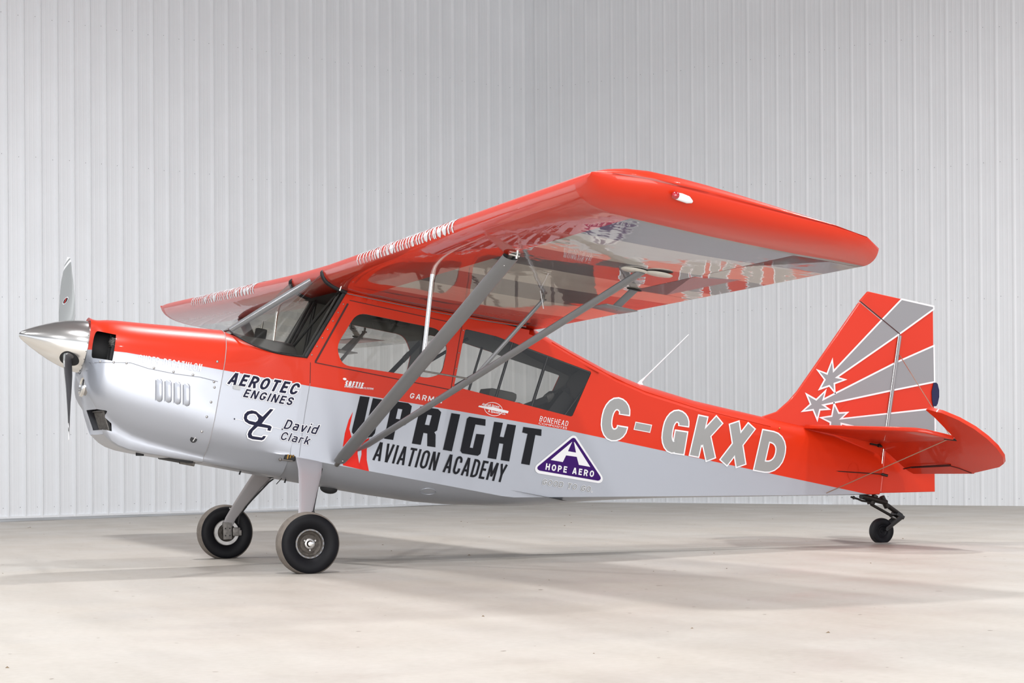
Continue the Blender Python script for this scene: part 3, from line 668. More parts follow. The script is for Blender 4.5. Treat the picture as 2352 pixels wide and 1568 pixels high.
def cowl_y(x, z):
    h = CB.ray_cast(Vector((x, -1, z)), Vector((0, 1, 0)))
    return -h[0].y if h[0] and h[0].y < -.2 else cowl_guess(x, z)
# louvres
ww = math.hypot(DATA['louvw'][1][0] - DATA['louvw'][0][0], .0)
for i in range(4):
    t, b_ = Vector(DATA['louv'][2 * i]), Vector(DATA['louv'][2 * i + 1]); bm = bmesh.new(); h = (t - b_).length; ux = Vector((1, .1)).normalized()
    rows = []
    for a, wd, lift in ((0, .10, 0), (.04, .7, .35), (.12, 1, .8), (.3, 1, 1), (.7, 1, 1), (.88, 1, .8), (.96, .7, .35), (1, .10, 0)):
        c0 = t + (b_ - t) * a + ux * .026; row = []
        for k in range(7):
            s_ = k / 6; q = c0 + ux * (s_ - .5) * .044 * wd
            dy = lift * .017 * (math.sin(s_ * PI * .5) if s_ < .999 else .0) * (1 if s_ < .95 else .9)
            row.append((q.x, cowl_y(q.x, q.y) + .001 + dy, q.y))
        rows.append(row)
    loft(bm, rows, False); vinyl_obj('louver', bm, M['silver'], cowl).data.shade_smooth()
    bm = bmesh.new(); q0 = t + (b_ - t) * .08 + ux * .002; q1 = t + (b_ - t) * .95 + ux * .002; ribbon(bm, [q0[:], q1[:]], .005, cowl_y, .003); vinyl_obj('louver_slot', bm, M['seamgrey'], cowl)
# seams
bm = bmesh.new(); ribbon(bm, DATA['cowlseam'], .004, cowl_y, .0025); ribbon(bm, [(-1.47, 1.055), (-1.30, 1.10)], .003, cowl_y, -.05)
vinyl_obj('cowl_joint', bm, M['seamgrey'], cowl)
# rows of cowl fasteners
for (x, z) in [(-1.40, 1.125), (-1.32, 1.135), (-1.24, 1.145), (-1.06, 1.148), (-.93, 1.148), (-.80, 1.153), (-.655, 1.135), (-.645, 1.10), (-.65, 1.0), (-.66, .9), (-.67, .80), (-.655, 1.27)]:
    bm = bmesh.new(); q = bmesh.ops.create_uvsphere(bm, u_segments=10, v_segments=5, radius=.009)
    bmesh.ops.transform(bm, matrix=Matrix.Translation((x, cowl_y(x, z), z)) @ Matrix.Diagonal((1, .45, 1, 1)), verts=q['verts']); bm_obj('cowl_fastener', bm, cowl, M['alu'], 60)
x, z = DATA['oilhole'][0]
bm = bmesh.new(); lathe(bm, [(0, 0), (0, .022), (-.01, .024)], (x, cowl_y(x, z) + .004, z), 'y', 20); bm_obj('drain_hole', bm, cowl, M['dark'], 30)
bm = bmesh.new(); box(bm, (x + .002, cowl_y(x, z) + .006, z), (.006, .004, .035), rot=Matrix.Rotation(.4, 3, 'Y')); bm_obj('drain_tab', bm, cowl, M['alu'], 30)
for x0, dx in ((-1.03, .05),):
    bm = bmesh.new(); strutbar(bm, (-1.0, .12, .61), (-.995, .12, .578), .055, .03); bm_obj('breather_pipe', bm, cowl, M['dark'], 40)
# exhaust tunnel / lower cowl outlet
bm = bmesh.new(); box(bm, (-.74, .05, .602), (.17, .34, .03), .01); bm_obj('cowl_outlet', bm, cowl, M['dark'], 30)
bm = bmesh.new()
lathe(bm, [(-.72, .018), (-.62, .018)], (0, .10, .592), 'x', 16); bm_obj('exhaust_pipe', bm, cowl, M['castmetal'], 40)

# ---- spinner and propeller
bm = bmesh.new()
prof = [(-1.897, .0005), (-1.893, .012), (-1.880, .026), (-1.85, .045), (-1.80, .072), (-1.74, .101), (-1.68, .127), (-1.62, .148), (-1.56, .163), (-1.51, .172), (-1.465, .176), (-1.452, .176)]
lathe(bm, prof, (0, 0, ZC), 'x', 72)
BX = -1.575; PHI = .848
bdir = Vector((0, math.sin(PHI), -math.cos(PHI)))     # lower blade points to port and down
spin = bm_obj('spinner', bm, plane, M['chrome'], 40, label='pointed polished metal spinner')
bm = bmesh.new(); lathe(bm, [(-1.462, .0), (-1.462, .179), (-1.452, .182), (-1.444, .176)], (0, 0, ZC), 'x', 60); bm_obj('spinner_back_plate', bm, spin, M['rubber'], 30)
for k in range(20):
    a = 2 * PI * k / 20 + .1; bm = bmesh.new(); sphere(bm, (-1.475, .176 * math.cos(a), ZC + .176 * math.sin(a)), .0032, seg=8); bm_obj('spinner_screw', bm, spin, M['castmetal'], 60)
def blade(sg):
    d = bdir * sg; t = Vector((1, 0, 0)).cross(d)       # tangential
    rings = []; R0, R1 = .10, .955; N = 26; n = 18
    for i in range(N + 1):
        s_ = i / N; r = R0 + (R1 - R0) * s_
        ch = lerp_tab(s_, [0, .08, .2, .4, .6, .8, .9, .955, .985, 1], [.066, .095, .140, .158, .154, .128, .100, .072, .044, .010])
        th = lerp_tab(s_, [0, .1, .25, .6, 1], [.056, .04, .024, .014, .006])
        beta = math.radians(lerp_tab(s_, [0, .2, .5, 1], [44, 36, 24, 15]))
        c = (t * math.cos(beta) + Vector((1, 0, 0)) * -math.sin(beta) * 1.0); nrm = d.cross(c)
        sweep = lerp_tab(s_, [.75, 1], [0, .020])
        p0 = Vector((BX, 0, ZC)) + d * r - c * sweep
        rings.append([p0 + c * math.cos(2 * PI * k / n) * ch / 2 + nrm * math.sin(2 * PI * k / n) * th / 2 for k in range(n)])
    bm = bmesh.new(); loft(bm, rings, True, True)
    for f in bm.faces:
        c = f.calc_center_median(); s_ = ((c - Vector((BX, 0, ZC))).dot(d) - R0) / (R1 - R0)
        f.normal_update()
        f.material_index = 0
    # white tip bands
    for r_ in (.87, .90, .925, .955):
        bmesh.ops.bisect_plane(bm, geom=bm.verts[:] + bm.edges[:] + bm.faces[:], plane_co=Vector((BX, 0, ZC)) + d * (r_ - .01), plane_no=(d + t * .35 * 0).normalized())
    bmesh.ops.recalc_face_normals(bm, faces=bm.faces)
    for f in bm.faces:
        rr = (f.calc_center_median() - Vector((BX, 0, ZC))).dot(d)
        if .86 < rr < .89 or rr > .915: f.material_index = 1
        elif f.normal.x > .25: f.material_index = 2
        if abs(f.normal.x) < .0: pass
    o = bm_obj('propeller_blade', bm, plane, [M['blade'], M['white'], M['bladeback']], 50, label='grey propeller blade with white tip bands')
    # round maker's emblem on the blade face
    r = .47; beta = math.radians(26); c = (t * math.cos(beta) - Vector((1, 0, 0)) * math.sin(beta)); nrm = d.cross(c).normalized()
    if nrm.x > 0: nrm = -nrm
    p0 = Vector((BX, 0, ZC)) + d * r + nrm * .0105
    for rad, off, mm in ((.030, 0, 'white'), (.024, .0006, 'black')):
        bm = bmesh.new(); ring = [bm.verts.new(p0 + nrm * off + c * math.cos(2 * PI * k / 24) * rad + d * math.sin(2 * PI * k / 24) * rad) for k in range(24)]; bm.faces.new(ring)
        bm_obj('blade_emblem', bm, o, M[mm], None)
    bm = bmesh.new(); q = [p0 + nrm * .0012 + c * a + d * b_ for a, b_ in ((-.014, .016), (-.004, .016), (.014, -.016), (.004, -.016))]; bm.faces.new([bm.verts.new(v) for v in q]); bm_obj('blade_emblem', bm, o, M['red'], None)
    # dark round cut-out in the spinner shell where the blade leaves
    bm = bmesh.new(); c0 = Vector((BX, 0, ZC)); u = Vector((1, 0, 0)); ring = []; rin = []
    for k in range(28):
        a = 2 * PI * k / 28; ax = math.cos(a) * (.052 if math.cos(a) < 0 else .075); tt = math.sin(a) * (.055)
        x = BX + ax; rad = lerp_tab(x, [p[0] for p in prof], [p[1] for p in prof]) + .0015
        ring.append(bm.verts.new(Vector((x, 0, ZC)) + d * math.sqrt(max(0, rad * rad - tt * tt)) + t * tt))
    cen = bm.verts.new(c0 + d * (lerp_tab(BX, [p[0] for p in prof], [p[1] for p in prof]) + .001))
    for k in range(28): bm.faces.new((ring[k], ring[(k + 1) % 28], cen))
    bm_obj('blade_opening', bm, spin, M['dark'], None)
    return o
blade(1); blade(-1)

# ---- nose section between cowling and door (boot cowl)
def halfsec(x):
    a = max(0, min(1, (x + .605) / .545))
    top = [(0, 1.512), (.12, 1.506), (.22, 1.482), (.30, 1.435), (.35, 1.375), (.38, 1.30)]
    zb = lerp_tab(x, [-.605, -.554, -.427, -.301, -.18, -.06], [1.440, 1.438, 1.420, 1.405, 1.406, 1.416])
    k = min(1, (x + .605) / .30)
    new = [(0, 1.44 - .01), (.16, 1.435 - .01), (.29, zb + .005), (.36 + .02 * k, zb), (.382 + .008 * k, zb - .03), (.39, zb - .12)]
    t2 = [(p[0] * (1 - k) + q[0] * k, p[1] * (1 - k) + q[1] * k) for p, q in zip(top, new)]
    rest = [(.39, 1.20), (.39, 1.10), (.39, .98), (.389, .90), (.380 + .008 * a, .82), (.352 + .03 * a, .755), (.305 + .075 * a, .695 + .045 * a), (.27 + .03 * a, .648 - .005 * a), (.262 - .03 * a, .612), (.18, .602), (0, .598)]
    return t2 + rest
bm = bmesh.new(); st = [-.605, -.554, -.50, -.427, -.36, -.301, -.24, -.18, -.12, -.06]
rings = [mirror_ring(refine_ring([(x, y, z) for y, z in halfsec(x)], 3)) for x in st]
fs = loft(bm, rings)
bmesh.ops.recalc_face_normals(bm, faces=bm.faces)
bmesh.ops.delete(bm, geom=[f for f in bm.faces if f.calc_center_median().z > 1.39 and abs(f.calc_center_median().y) < .34 and f.calc_center_median().x > -.46], context='FACES')
boot = bm_obj('firewall_fairing', bm, plane, M['two_metal'], 40)
bm = bmesh.new(); tube(bm, [p * 1 + Vector((0, (.0012 if p.y > 0 else -.0012), .001 if p.z > 1.2 else -.001)) for p in mirror_ring(refine_ring([(-.6055, y, z) for y, z in rear], 3))[:-1]], .0024, 6, False); bm_obj('panel_joint', bm, boot, M['seamlight'], 60)
BB = bvh_of(boot)
def boot_y(x, z):
    h = BB.ray_cast(Vector((x, -1, z)), Vector((0, 1, 0)))
    return max(-h[0].y, .385) if h[0] else .39
bm = bmesh.new(); ribbon(bm, DATA['seam2'][:2], .004, side_y, .0025); vinyl_obj('panel_joint', bm, M['seam'], boot)
bm = bmesh.new(); ribbon(bm, DATA['seam2'][1:], .003, side_y, .0025); vinyl_obj('panel_joint', bm, M['seamgrey'], boot)

# ---- fuselage
def zl(x): return lerp_tab(x, [0, 1.56, 4.02, 4.7], [.745, .747, 1.187, 1.315])
def zk(x): return lerp_tab(x, [-.06, .83, 1.15, 1.71, 1.97, 2.35, 2.9, 4.7], [.592, .598, .624, .700, .758, .858, .972, 1.308])
def zval(x): return lerp_tab(x, [1.5, 1.6, 1.88, 2.25, 2.51, 3.0, 3.57, 4.2, 4.7], [1.972, 1.962, 1.880, 1.782, 1.737, 1.700, 1.690, 1.680, 1.60])
def fsec(x):
    w_ = W(x)
    if x < .128: zs = lerp_tab(x, [-.06, .128], [1.418, 1.899]); top = [(0, zs), (.1, zs), (.2, zs), (.3, zs), (w_ - .005, zs), (w_, zs - .01)]
    elif x < 1.5: zs = 1.935; top = [(0, zs), (.1, zs), (.2, zs), (.3, zs), (w_ - .005, zs), (w_, zs - .01)]
    else:
        v = zval(x); zs = v - .075
        k = min(1, (x - 1.5) / .5)
        top = [(0, v + .022), (.26 * w_, v + .016), (.5 * w_, v), (.72 * w_, v - .024), (.90 * w_, v - .050), (w_, zs)]
    a, b_ = top[-1][1], zl(x); sidep = [(w_, a + (b_ - a) * t) for t in (.2, .4, .6, .8)] + [(w_, b_)]
    d = zl(x) - zk(x); bel = [(.86 * w_, b_ - .33 * d), (.66 * w_, b_ - .66 * d), (.42 * w_, b_ - .87 * d), (.2 * w_, b_ - .97 * d), (0, zk(x))]
    return top + sidep + bel
bm = bmesh.new(); st = [-.06, .03, .128, .3, .6, .98, 1.2, 1.499, 1.5001, 1.6, 1.75, 1.88, 2.05, 2.25, 2.51, 2.8, 3.0, 3.3, 3.57, 3.9, 4.2, 4.45, 4.7]
rings = [mirror_ring([Vector((x, y, z)) for y, z in fsec(x)]) for x in st]
loft(bm, rings)
# open cabin roof under the wing, and the front mouth behind the windshield
dead = [f for f in bm.faces if (f.calc_center_median().z > 1.41 and f.calc_center_median().x < .128 and abs(f.normal.y) < .9 and abs(f.calc_center_median().y) < .37)]
bmesh.ops.recalc_face_normals(bm, faces=bm.faces)
dead = [f for f in bm.faces if f.calc_center_median().x < 1.5 and f.normal.z > .3 and abs(f.calc_center_median().y) < .386]
bmesh.ops.delete(bm, geom=dead, context='FACES')
panes = []
rw = rounded(DATA['rearwin'], [.01, .01, .01, .01, .01], 1)
dw = rounded(DATA['doorwin'], [.07, .06, .07, .05, .04, .04, .07], 5)
door_poly = rounded([(.160, 1.8537), (-.0058, 1.394), (.9811, 1.398), (.9827, 1.8537)], .006, 1)
door_bm = {}
for sg in (1, -1):
    cond = (lambda c, s=sg: c.y * s > .05)
    panes.append((sg, 'rear_side_window', extract(bm, cut_poly(bm, rw, cond))))
    panes.append((sg, 'door_window', extract(bm, cut_poly(bm, dw, cond))))
    if sg == 1: door_bm[sg] = extract(bm, cut_poly(bm, door_poly, cond))
    else: door_bm[sg] = extract(bm, cut_poly(bm, door_poly, cond))
# inner lining: the same skin a few millimetres further in, seen from inside the cabin
lin = bmesh.new()
for src in (bm, door_bm[1], door_bm[-1]):
    vm = {}
    for f in src.faces:
        c = f.calc_center_median()
        if c.x > 2.2 or c.z < .82: continue
        l = []
        for v in f.verts:
            if v not in vm: vm[v] = lin.verts.new((v.co.x, v.co.y * .955, v.co.z - (.006 if v.co.z > 1.6 and c.x > 1.45 else 0)))
            l.append(vm[v])
        try: lin.faces.new(l)
        except ValueError: pass
bmesh.ops.recalc_face_normals(bm, faces=bm.faces)
fus = bm_obj('fuselage', bm, plane, M['two_fabric'], 32, label='orange over silver fabric-covered fuselage')
bm_obj('cabin_lining', lin, fus, M['interior'], 32)
doors = {}
for sg in (1, -1):
    b = door_bm[sg]
    for v in b.verts: v.co.y = sg * .3915
    thicken(b, .012)
    doors[sg] = bm_obj('cabin_door' if sg > 0 else 'cabin_side_panel', b, plane, M['two_fabric'], 32, label='orange cabin door with a rounded window' if sg > 0 else 'orange side panel of the far side')
    bm = bmesh.new(); pl = [(.160, 1.8537), (-.0058, 1.394), (.9811, 1.398), (.9827, 1.8537)]
for sg, nm, b in panes:
    for v in b.verts: v.co.y = v.co.y - sg * .004
    par = doors[sg] if nm == 'door_window' else fus
    bm_obj(nm, b, par, M['glass'], None)
bm = bmesh.new(); yd = lambda x, z: .3920
ribbon(bm, [(.153, 1.8297), (.0, 1.398)], .013, yd, .0012); vinyl_obj('door_gap', bm, M['seam'], doors[1])
bm = bmesh.new(); ribbon(bm, [(-.004, 1.394), (.9811, 1.398)], .0055, yd, .0012); ribbon(bm, [(.9811, 1.398), (.9827, 1.8537)], .0045, yd, .0012); ribbon(bm, [(.16, 1.8537), (.983, 1.8537)], .005, yd, .0012)
vinyl_obj('door_gap', bm, M['seam'], doors[1])
for x in (.28, .32, .36, .94):
    for z in (1.868, 1.884):
        bm = bmesh.new(); sphere(bm, (x, .392, z), .0035, seg=8); bm_obj('door_hinge_rivet', bm, doors[1], M['orange'], 60)
for t in range(7):
    bm = bmesh.new(); sphere(bm, (-.032 + .155 * t / 6 - .0, .391, 1.44 + .38 * t / 6), .0055, seg=8); bm_obj('post_rivet', bm, fus, M['alu'], 60)
for x, z in [(1.0, 1.82), (.995, 1.66), (.993, 1.55), (.99, 1.42)]:
    bm = bmesh.new(); sphere(bm, (x, .391, z), .005, seg=8); bm_obj('post_rivet', bm, fus, M['alu'], 60)
# belly inspection plate outline, belly beacon, drains
bx, by, bz = DATA['bellyoval']
def belly_z(x, y):
    w_ = W(x); d = zl(x) - zk(x); b_ = zl(x); return lerp_tab(abs(y) / w_, [0, .2, .42, .66, .86, 1], [zk(x), b_ - .97 * d, b_ - .87 * d, b_ - .66 * d, b_ - .33 * d, b_])
bm = bmesh.new(); pts = [(bx + .055 * math.cos(a), .31 + .035 * math.sin(a)) for a in [2 * PI * k / 24 for k in range(24)]]
tube(bm, [(x, y, belly_z(x, y) - .0005) for x, y in pts + pts[:1]], .0025, 6, False); bm_obj('inspection_ring', bm, fus, M['silver'], 60)
bm = bmesh.new(); sphere(bm, (.355, .02, .592), 1, .062, .05, .034, 20); bm_obj('belly_beacon', bm, fus, M['dark'], 60)
for x in (-.30, .02): 
    bm = bmesh.new(); tube(bm, [(x, .1, .60), (x - .004, .1, .575)], .006, 8); bm_obj('drain_pipe', bm, boot, M['dark'], 60)
bm = bmesh.new(); tube(bm, [(-.02, .14, .60), (-.05, .14, .555)], .003, 6); bm_obj('drain_pipe', bm, boot, M['dark'], 60)
# turtledeck stringer ridge
bm = bmesh.new(); xs = [1.7 + .16 * k for k in range(13)]
tube(bm, [(x, .90 * W(x) + .001, zval(x) - .050) for x in xs], .003, 6); bm_obj('turtledeck_stringer', bm, fus, M['orange'], 60)
# recess and brass fittings where the gear leg enters
bm = bmesh.new(); box(bm, (-.055, .372, .735), (.075, .05, .035), .008); bm_obj('gear_recess', bm, fus, M['dark'], 30)
for k in range(3):
    bm = bmesh.new(); tube(bm, [(-.075 + .018 * k, .395, .725 + .01 * k), (-.075 + .018 * k, .402, .755)], .006, 8); bm_obj('brass_fitting', bm, fus, M['brass'], 60)
bm = bmesh.new(); tube(bm, [(-.12, .405, .712), (-.04, .405, .716)], .005, 8); sphere(bm, (-.125, .405, .712), .012, seg=10); bm_obj('step_cable_end', bm, fus, M['castmetal'], 60)

# ---- windshield
bse = [(-.545, 0, 1.520), (-.55, .12, 1.516), (-.553, .22, 1.494), (-.52, .31, 1.462), (-.43, .365, 1.428), (-.30, .388, 1.407), (-.18, .39, 1.409), (-.06, .39, 1.418)]
tpc = [(.035, 0, 2.040), (.03, .12, 2.036), (.01, .24, 2.025), (-.02, .33, 2.012), (-.058, .385, 1.995), (-.027, .392, 1.947), (.035, .392, 1.921), (.128, .39, 1.902)]
def spl(pts, k):
    P_ = [Vector(p) for p in pts]; out = []
    for i in range(len(P_) - 1):
        p0 = P_[i - 1] if i else Vector((P_[1].x, -P_[1].y, P_[1].z)); p3 = P_[i + 2] if i + 2 < len(P_) else P_[i + 1] * 2 - P_[i]
        for j in range(k): out.append(cat(p0, P_[i], P_[i + 1], p3, j / k))
    return out + [P_[-1]]
B_, T_ = spl(bse, 4), spl(tpc, 4); full = lambda L_: [Vector((p.x, -p.y, p.z)) for p in reversed(L_[1:])] + L_
FB, FT = full(B_), full(T_)
bm = bmesh.new(); rows = []
for k in range(9):
    t = k / 8; bulge = math.sin(t * PI)
    rows.append([a.lerp(b_, t) + Vector((-.004, .022 * (a.y / .39), .002)) * bulge * (1 if abs(a.y) < .38 else .35) for a, b_ in zip(FB, FT)])
loft(bm, rows, False)
ws = bm_obj('windshield', bm, plane, M['glass2'], 60, label='curved clear windshield')
bm = bmesh.new(); tube(bm, [(-.535, .06, 1.522), (-.35, .06, 1.690), (-.16, .06, 1.862), (.062, .06, 2.062)], [.018, .024, .024, .020], 12); bm_obj('windshield_centre_bar', bm, ws, M['strut'], 60)
bm = bmesh.new(); tube(bm, [p + Vector((0, .004 if p.y > 0 else -.004, 0)) for p in FT], .017, 8)
bm_obj('windshield_top_seal', bm, ws, M['rubber'], 60)
for sg in (1, -1):
    bm = bmesh.new(); a, b_ = Vector((-.072, sg * .392, 1.418)), Vector((.118, sg * .392, 1.90)); strutbar(bm, a, b_, .026, .012, (1, 0, 0), taper=(1, 1)); bm_obj('windshield_rear_seal', bm, ws, M['rubber'], 60)
bm = bmesh.new(); tube(bm, [p for p in FB], .006, 6); bm_obj('windshield_base_seal', bm, ws, M['rubber'], 60)
bm = bmesh.new(); tube(bm, [(.075, .41, 1.90), (.09, .41, 1.985)], .007, 8); bm_obj('vent_tube', bm, ws, M['chrome'], 60)

# ---- cabin interior
def ipart(name, bm, m_, parent=None, **k): return bm_obj(name, bm, parent or fus, m_, 40, **k)
bm = bmesh.new(); ysg = [-1, -.8, -.5, 0, .5, .8, 1]
rows = [[(x, y * w_, z - dz * abs(y) ** 2.5) for y in ysg] for x, w_, z, dz in ((-.52, .25, 1.505, .03), (-.42, .345, 1.510, .075), (-.30, .372, 1.520, .105), (-.13, .374, 1.525, .105), (-.11, .374, 1.51, .105), (-.10, .374, 1.20, .0))]
loft(bm, rows, False); ipart('instrument_panel', bm, M['dark'])
bm = bmesh.new(); box(bm, (-.30, -.02, 1.545), (.075, .06, .085), .012); ipart('compass', bm, M['dark'])
bm = bmesh.new(); tube(bm, [(-.30, -.02, 1.58), (-.30, -.02, 1.64)], .007, 8); ipart('compass_mount', bm, M['alu'])
bm = bmesh.new(); box(bm, (-.47, -.05, 1.505), (.045, .05, .03), .008); ipart('dashboard_camera', bm, M['dark'])
for nm, pts, r in [
    ('cabin_frame_tube', [(-.08, .30, 1.38), (.10, .33, 1.90)], .012), ('cabin_frame_tube', [(-.08, -.30, 1.38), (.10, -.33, 1.90)], .014),
    ('cabin_frame_tube', [(-.10, .0, 1.45), (.12, .25, 1.92)], .011), ('cabin_frame_tube', [(-.10, .0, 1.45), (.12, -.25, 1.92)], .011),
    ('cabin_frame_tube', [(.12, -.37, 1.40), (.14, -.37, 1.90)], .012), ('cabin_frame_tube', [(.98, -.36, .9), (.98, -.36, 1.92)], .016), ('cabin_frame_tube', [(.98, .36, 1.40), (.98, .36, 1.92)], .012),
    ('cabin_frame_tube', [(1.02, -.34, 1.62), (1.30, -.33, 1.86)], .012), ('cabin_frame_tube', [(1.14, -.33, 1.40), (1.62, -.30, 1.80)], .012),
    ('cabin_frame_tube', [(1.33, .345, 1.38), (1.39, .345, 1.82)], .010), ('cabin_frame_tube', [(1.36, -.33, 1.38), (1.42, -.33, 1.82)], .009),
    ('cabin_frame_tube', [(1.62, .305, 1.36), (1.69, .298, 1.80)], .011), ('cabin_frame_tube', [(1.90, .22, 1.36), (2.03, .24, 1.62)], .008),
    ('door_pull', [(.42, -.36, 1.80), (.43, -.36, 1.76), (.45, -.36, 1.76)], .006)]:
    bm = bmesh.new(); tube(bm, pts, r, 10); ipart(nm, bm, M['tube'])
for (a, b_, wd) in [((.90, -.20, 1.74), (.62, .05, 1.43), .045), ((2.0, .05, 1.60), (1.62, .18, 1.40), .05), ((2.0, .0, 1.62), (1.66, .05, 1.38), .05)]:
    bm = bmesh.new(); a, b_ = Vector(a), Vector(b_); strutbar(bm, a, b_, wd, .006, (0, 0, 1)); sb = ipart('shoulder_belt', bm, M['belt'])
    bm = bmesh.new(); m_ = a.lerp(b_, .35); m2 = a.lerp(b_, .50); strutbar(bm, m_, m2, wd * 1.15, .014, (0, 0, 1)); bm_obj('belt_buckle', bm, sb, M['alu'], 40)
# seats: front and rear, cushion, back
for nm, x, zt, w2 in (('front_seat', .80, 1.44, .20), ('rear_seat', 1.48, 1.44, .22)):
    bm = bmesh.new(); box(bm, (x - .22, 0, 1.02), (.44, w2 * 2, .12), .03); seat = ipart(nm, bm, M['belt'])
    bm = bmesh.new(); box(bm, (x + .07, 0, 1.22), (.09, w2 * 2, .42), .035, Matrix.Rotation(.18, 3, 'Y')); bm_obj('seat_back', bm, seat, M['belt'], 40)
bm = bmesh.new(); box(bm, (1.44, .10, 1.455), (.22, .22, .07), .03); ipart('rear_headrest', bm, M['interior'])
bm = bmesh.new()
rows = [[(2.06, y, 1.30) for y in (-.26, 0, .26)], [(2.02, y, 1.50) for y in (-.25, 0, .25)], [(2.10, y, 1.80 - abs(y) * .3) for y in (-.22, 0, .22)]]
loft(bm, rows, False); ipart('baggage_curtain', bm, M['interior'])
bm = bmesh.new(); box(bm, (1.93, .0, 1.44), (.20, .34, .26), .06, Matrix.Rotation(.5, 3, 'Y')); ipart('folded_cover', bm, M['dark'])
# lining of the far wall below the windows, and overhead
bm = bmesh.new(); rows = [[(x, -W(x) + .012, z) for x in (-.05, .5, 1.05, 1.6, 2.05)] for z in (.8, 1.38)]; loft(bm, rows, False); ipart('far_wall_lining', bm, M['interior'])
bm = bmesh.new(); rows = [[(x, y, 1.885) for x in (.05, .5, .98)] for y in (-.37, 0, .37)]; loft(bm, rows, False); ipart('headliner', bm, M['dark'])
bm = bmesh.new(); rows = [[(x, y, zval(x) - .03 - abs(y) * .18) if x > 1.5 else (x, y, 1.915) for x in (.99, 1.25, 1.49, 1.6, 1.9, 2.1)] for y in (-.30, -.15, 0, .15, .30)]; loft(bm, rows, False); ipart('rear_headliner', bm, M['interior'])
bm = bmesh.new(); rows = [[(x, y, .80) for x in (-.1, 1, 2.0)] for y in (-.34, .34)]; loft(bm, rows, False); ipart('cabin_floor', bm, M['dark'])
for x in (.33, .55, .70):
    bm = bmesh.new(); box(bm, (x, -.10, 1.845), (.10, .16, .045), .01); ipart('overhead_switch_box', bm, M['dark'])

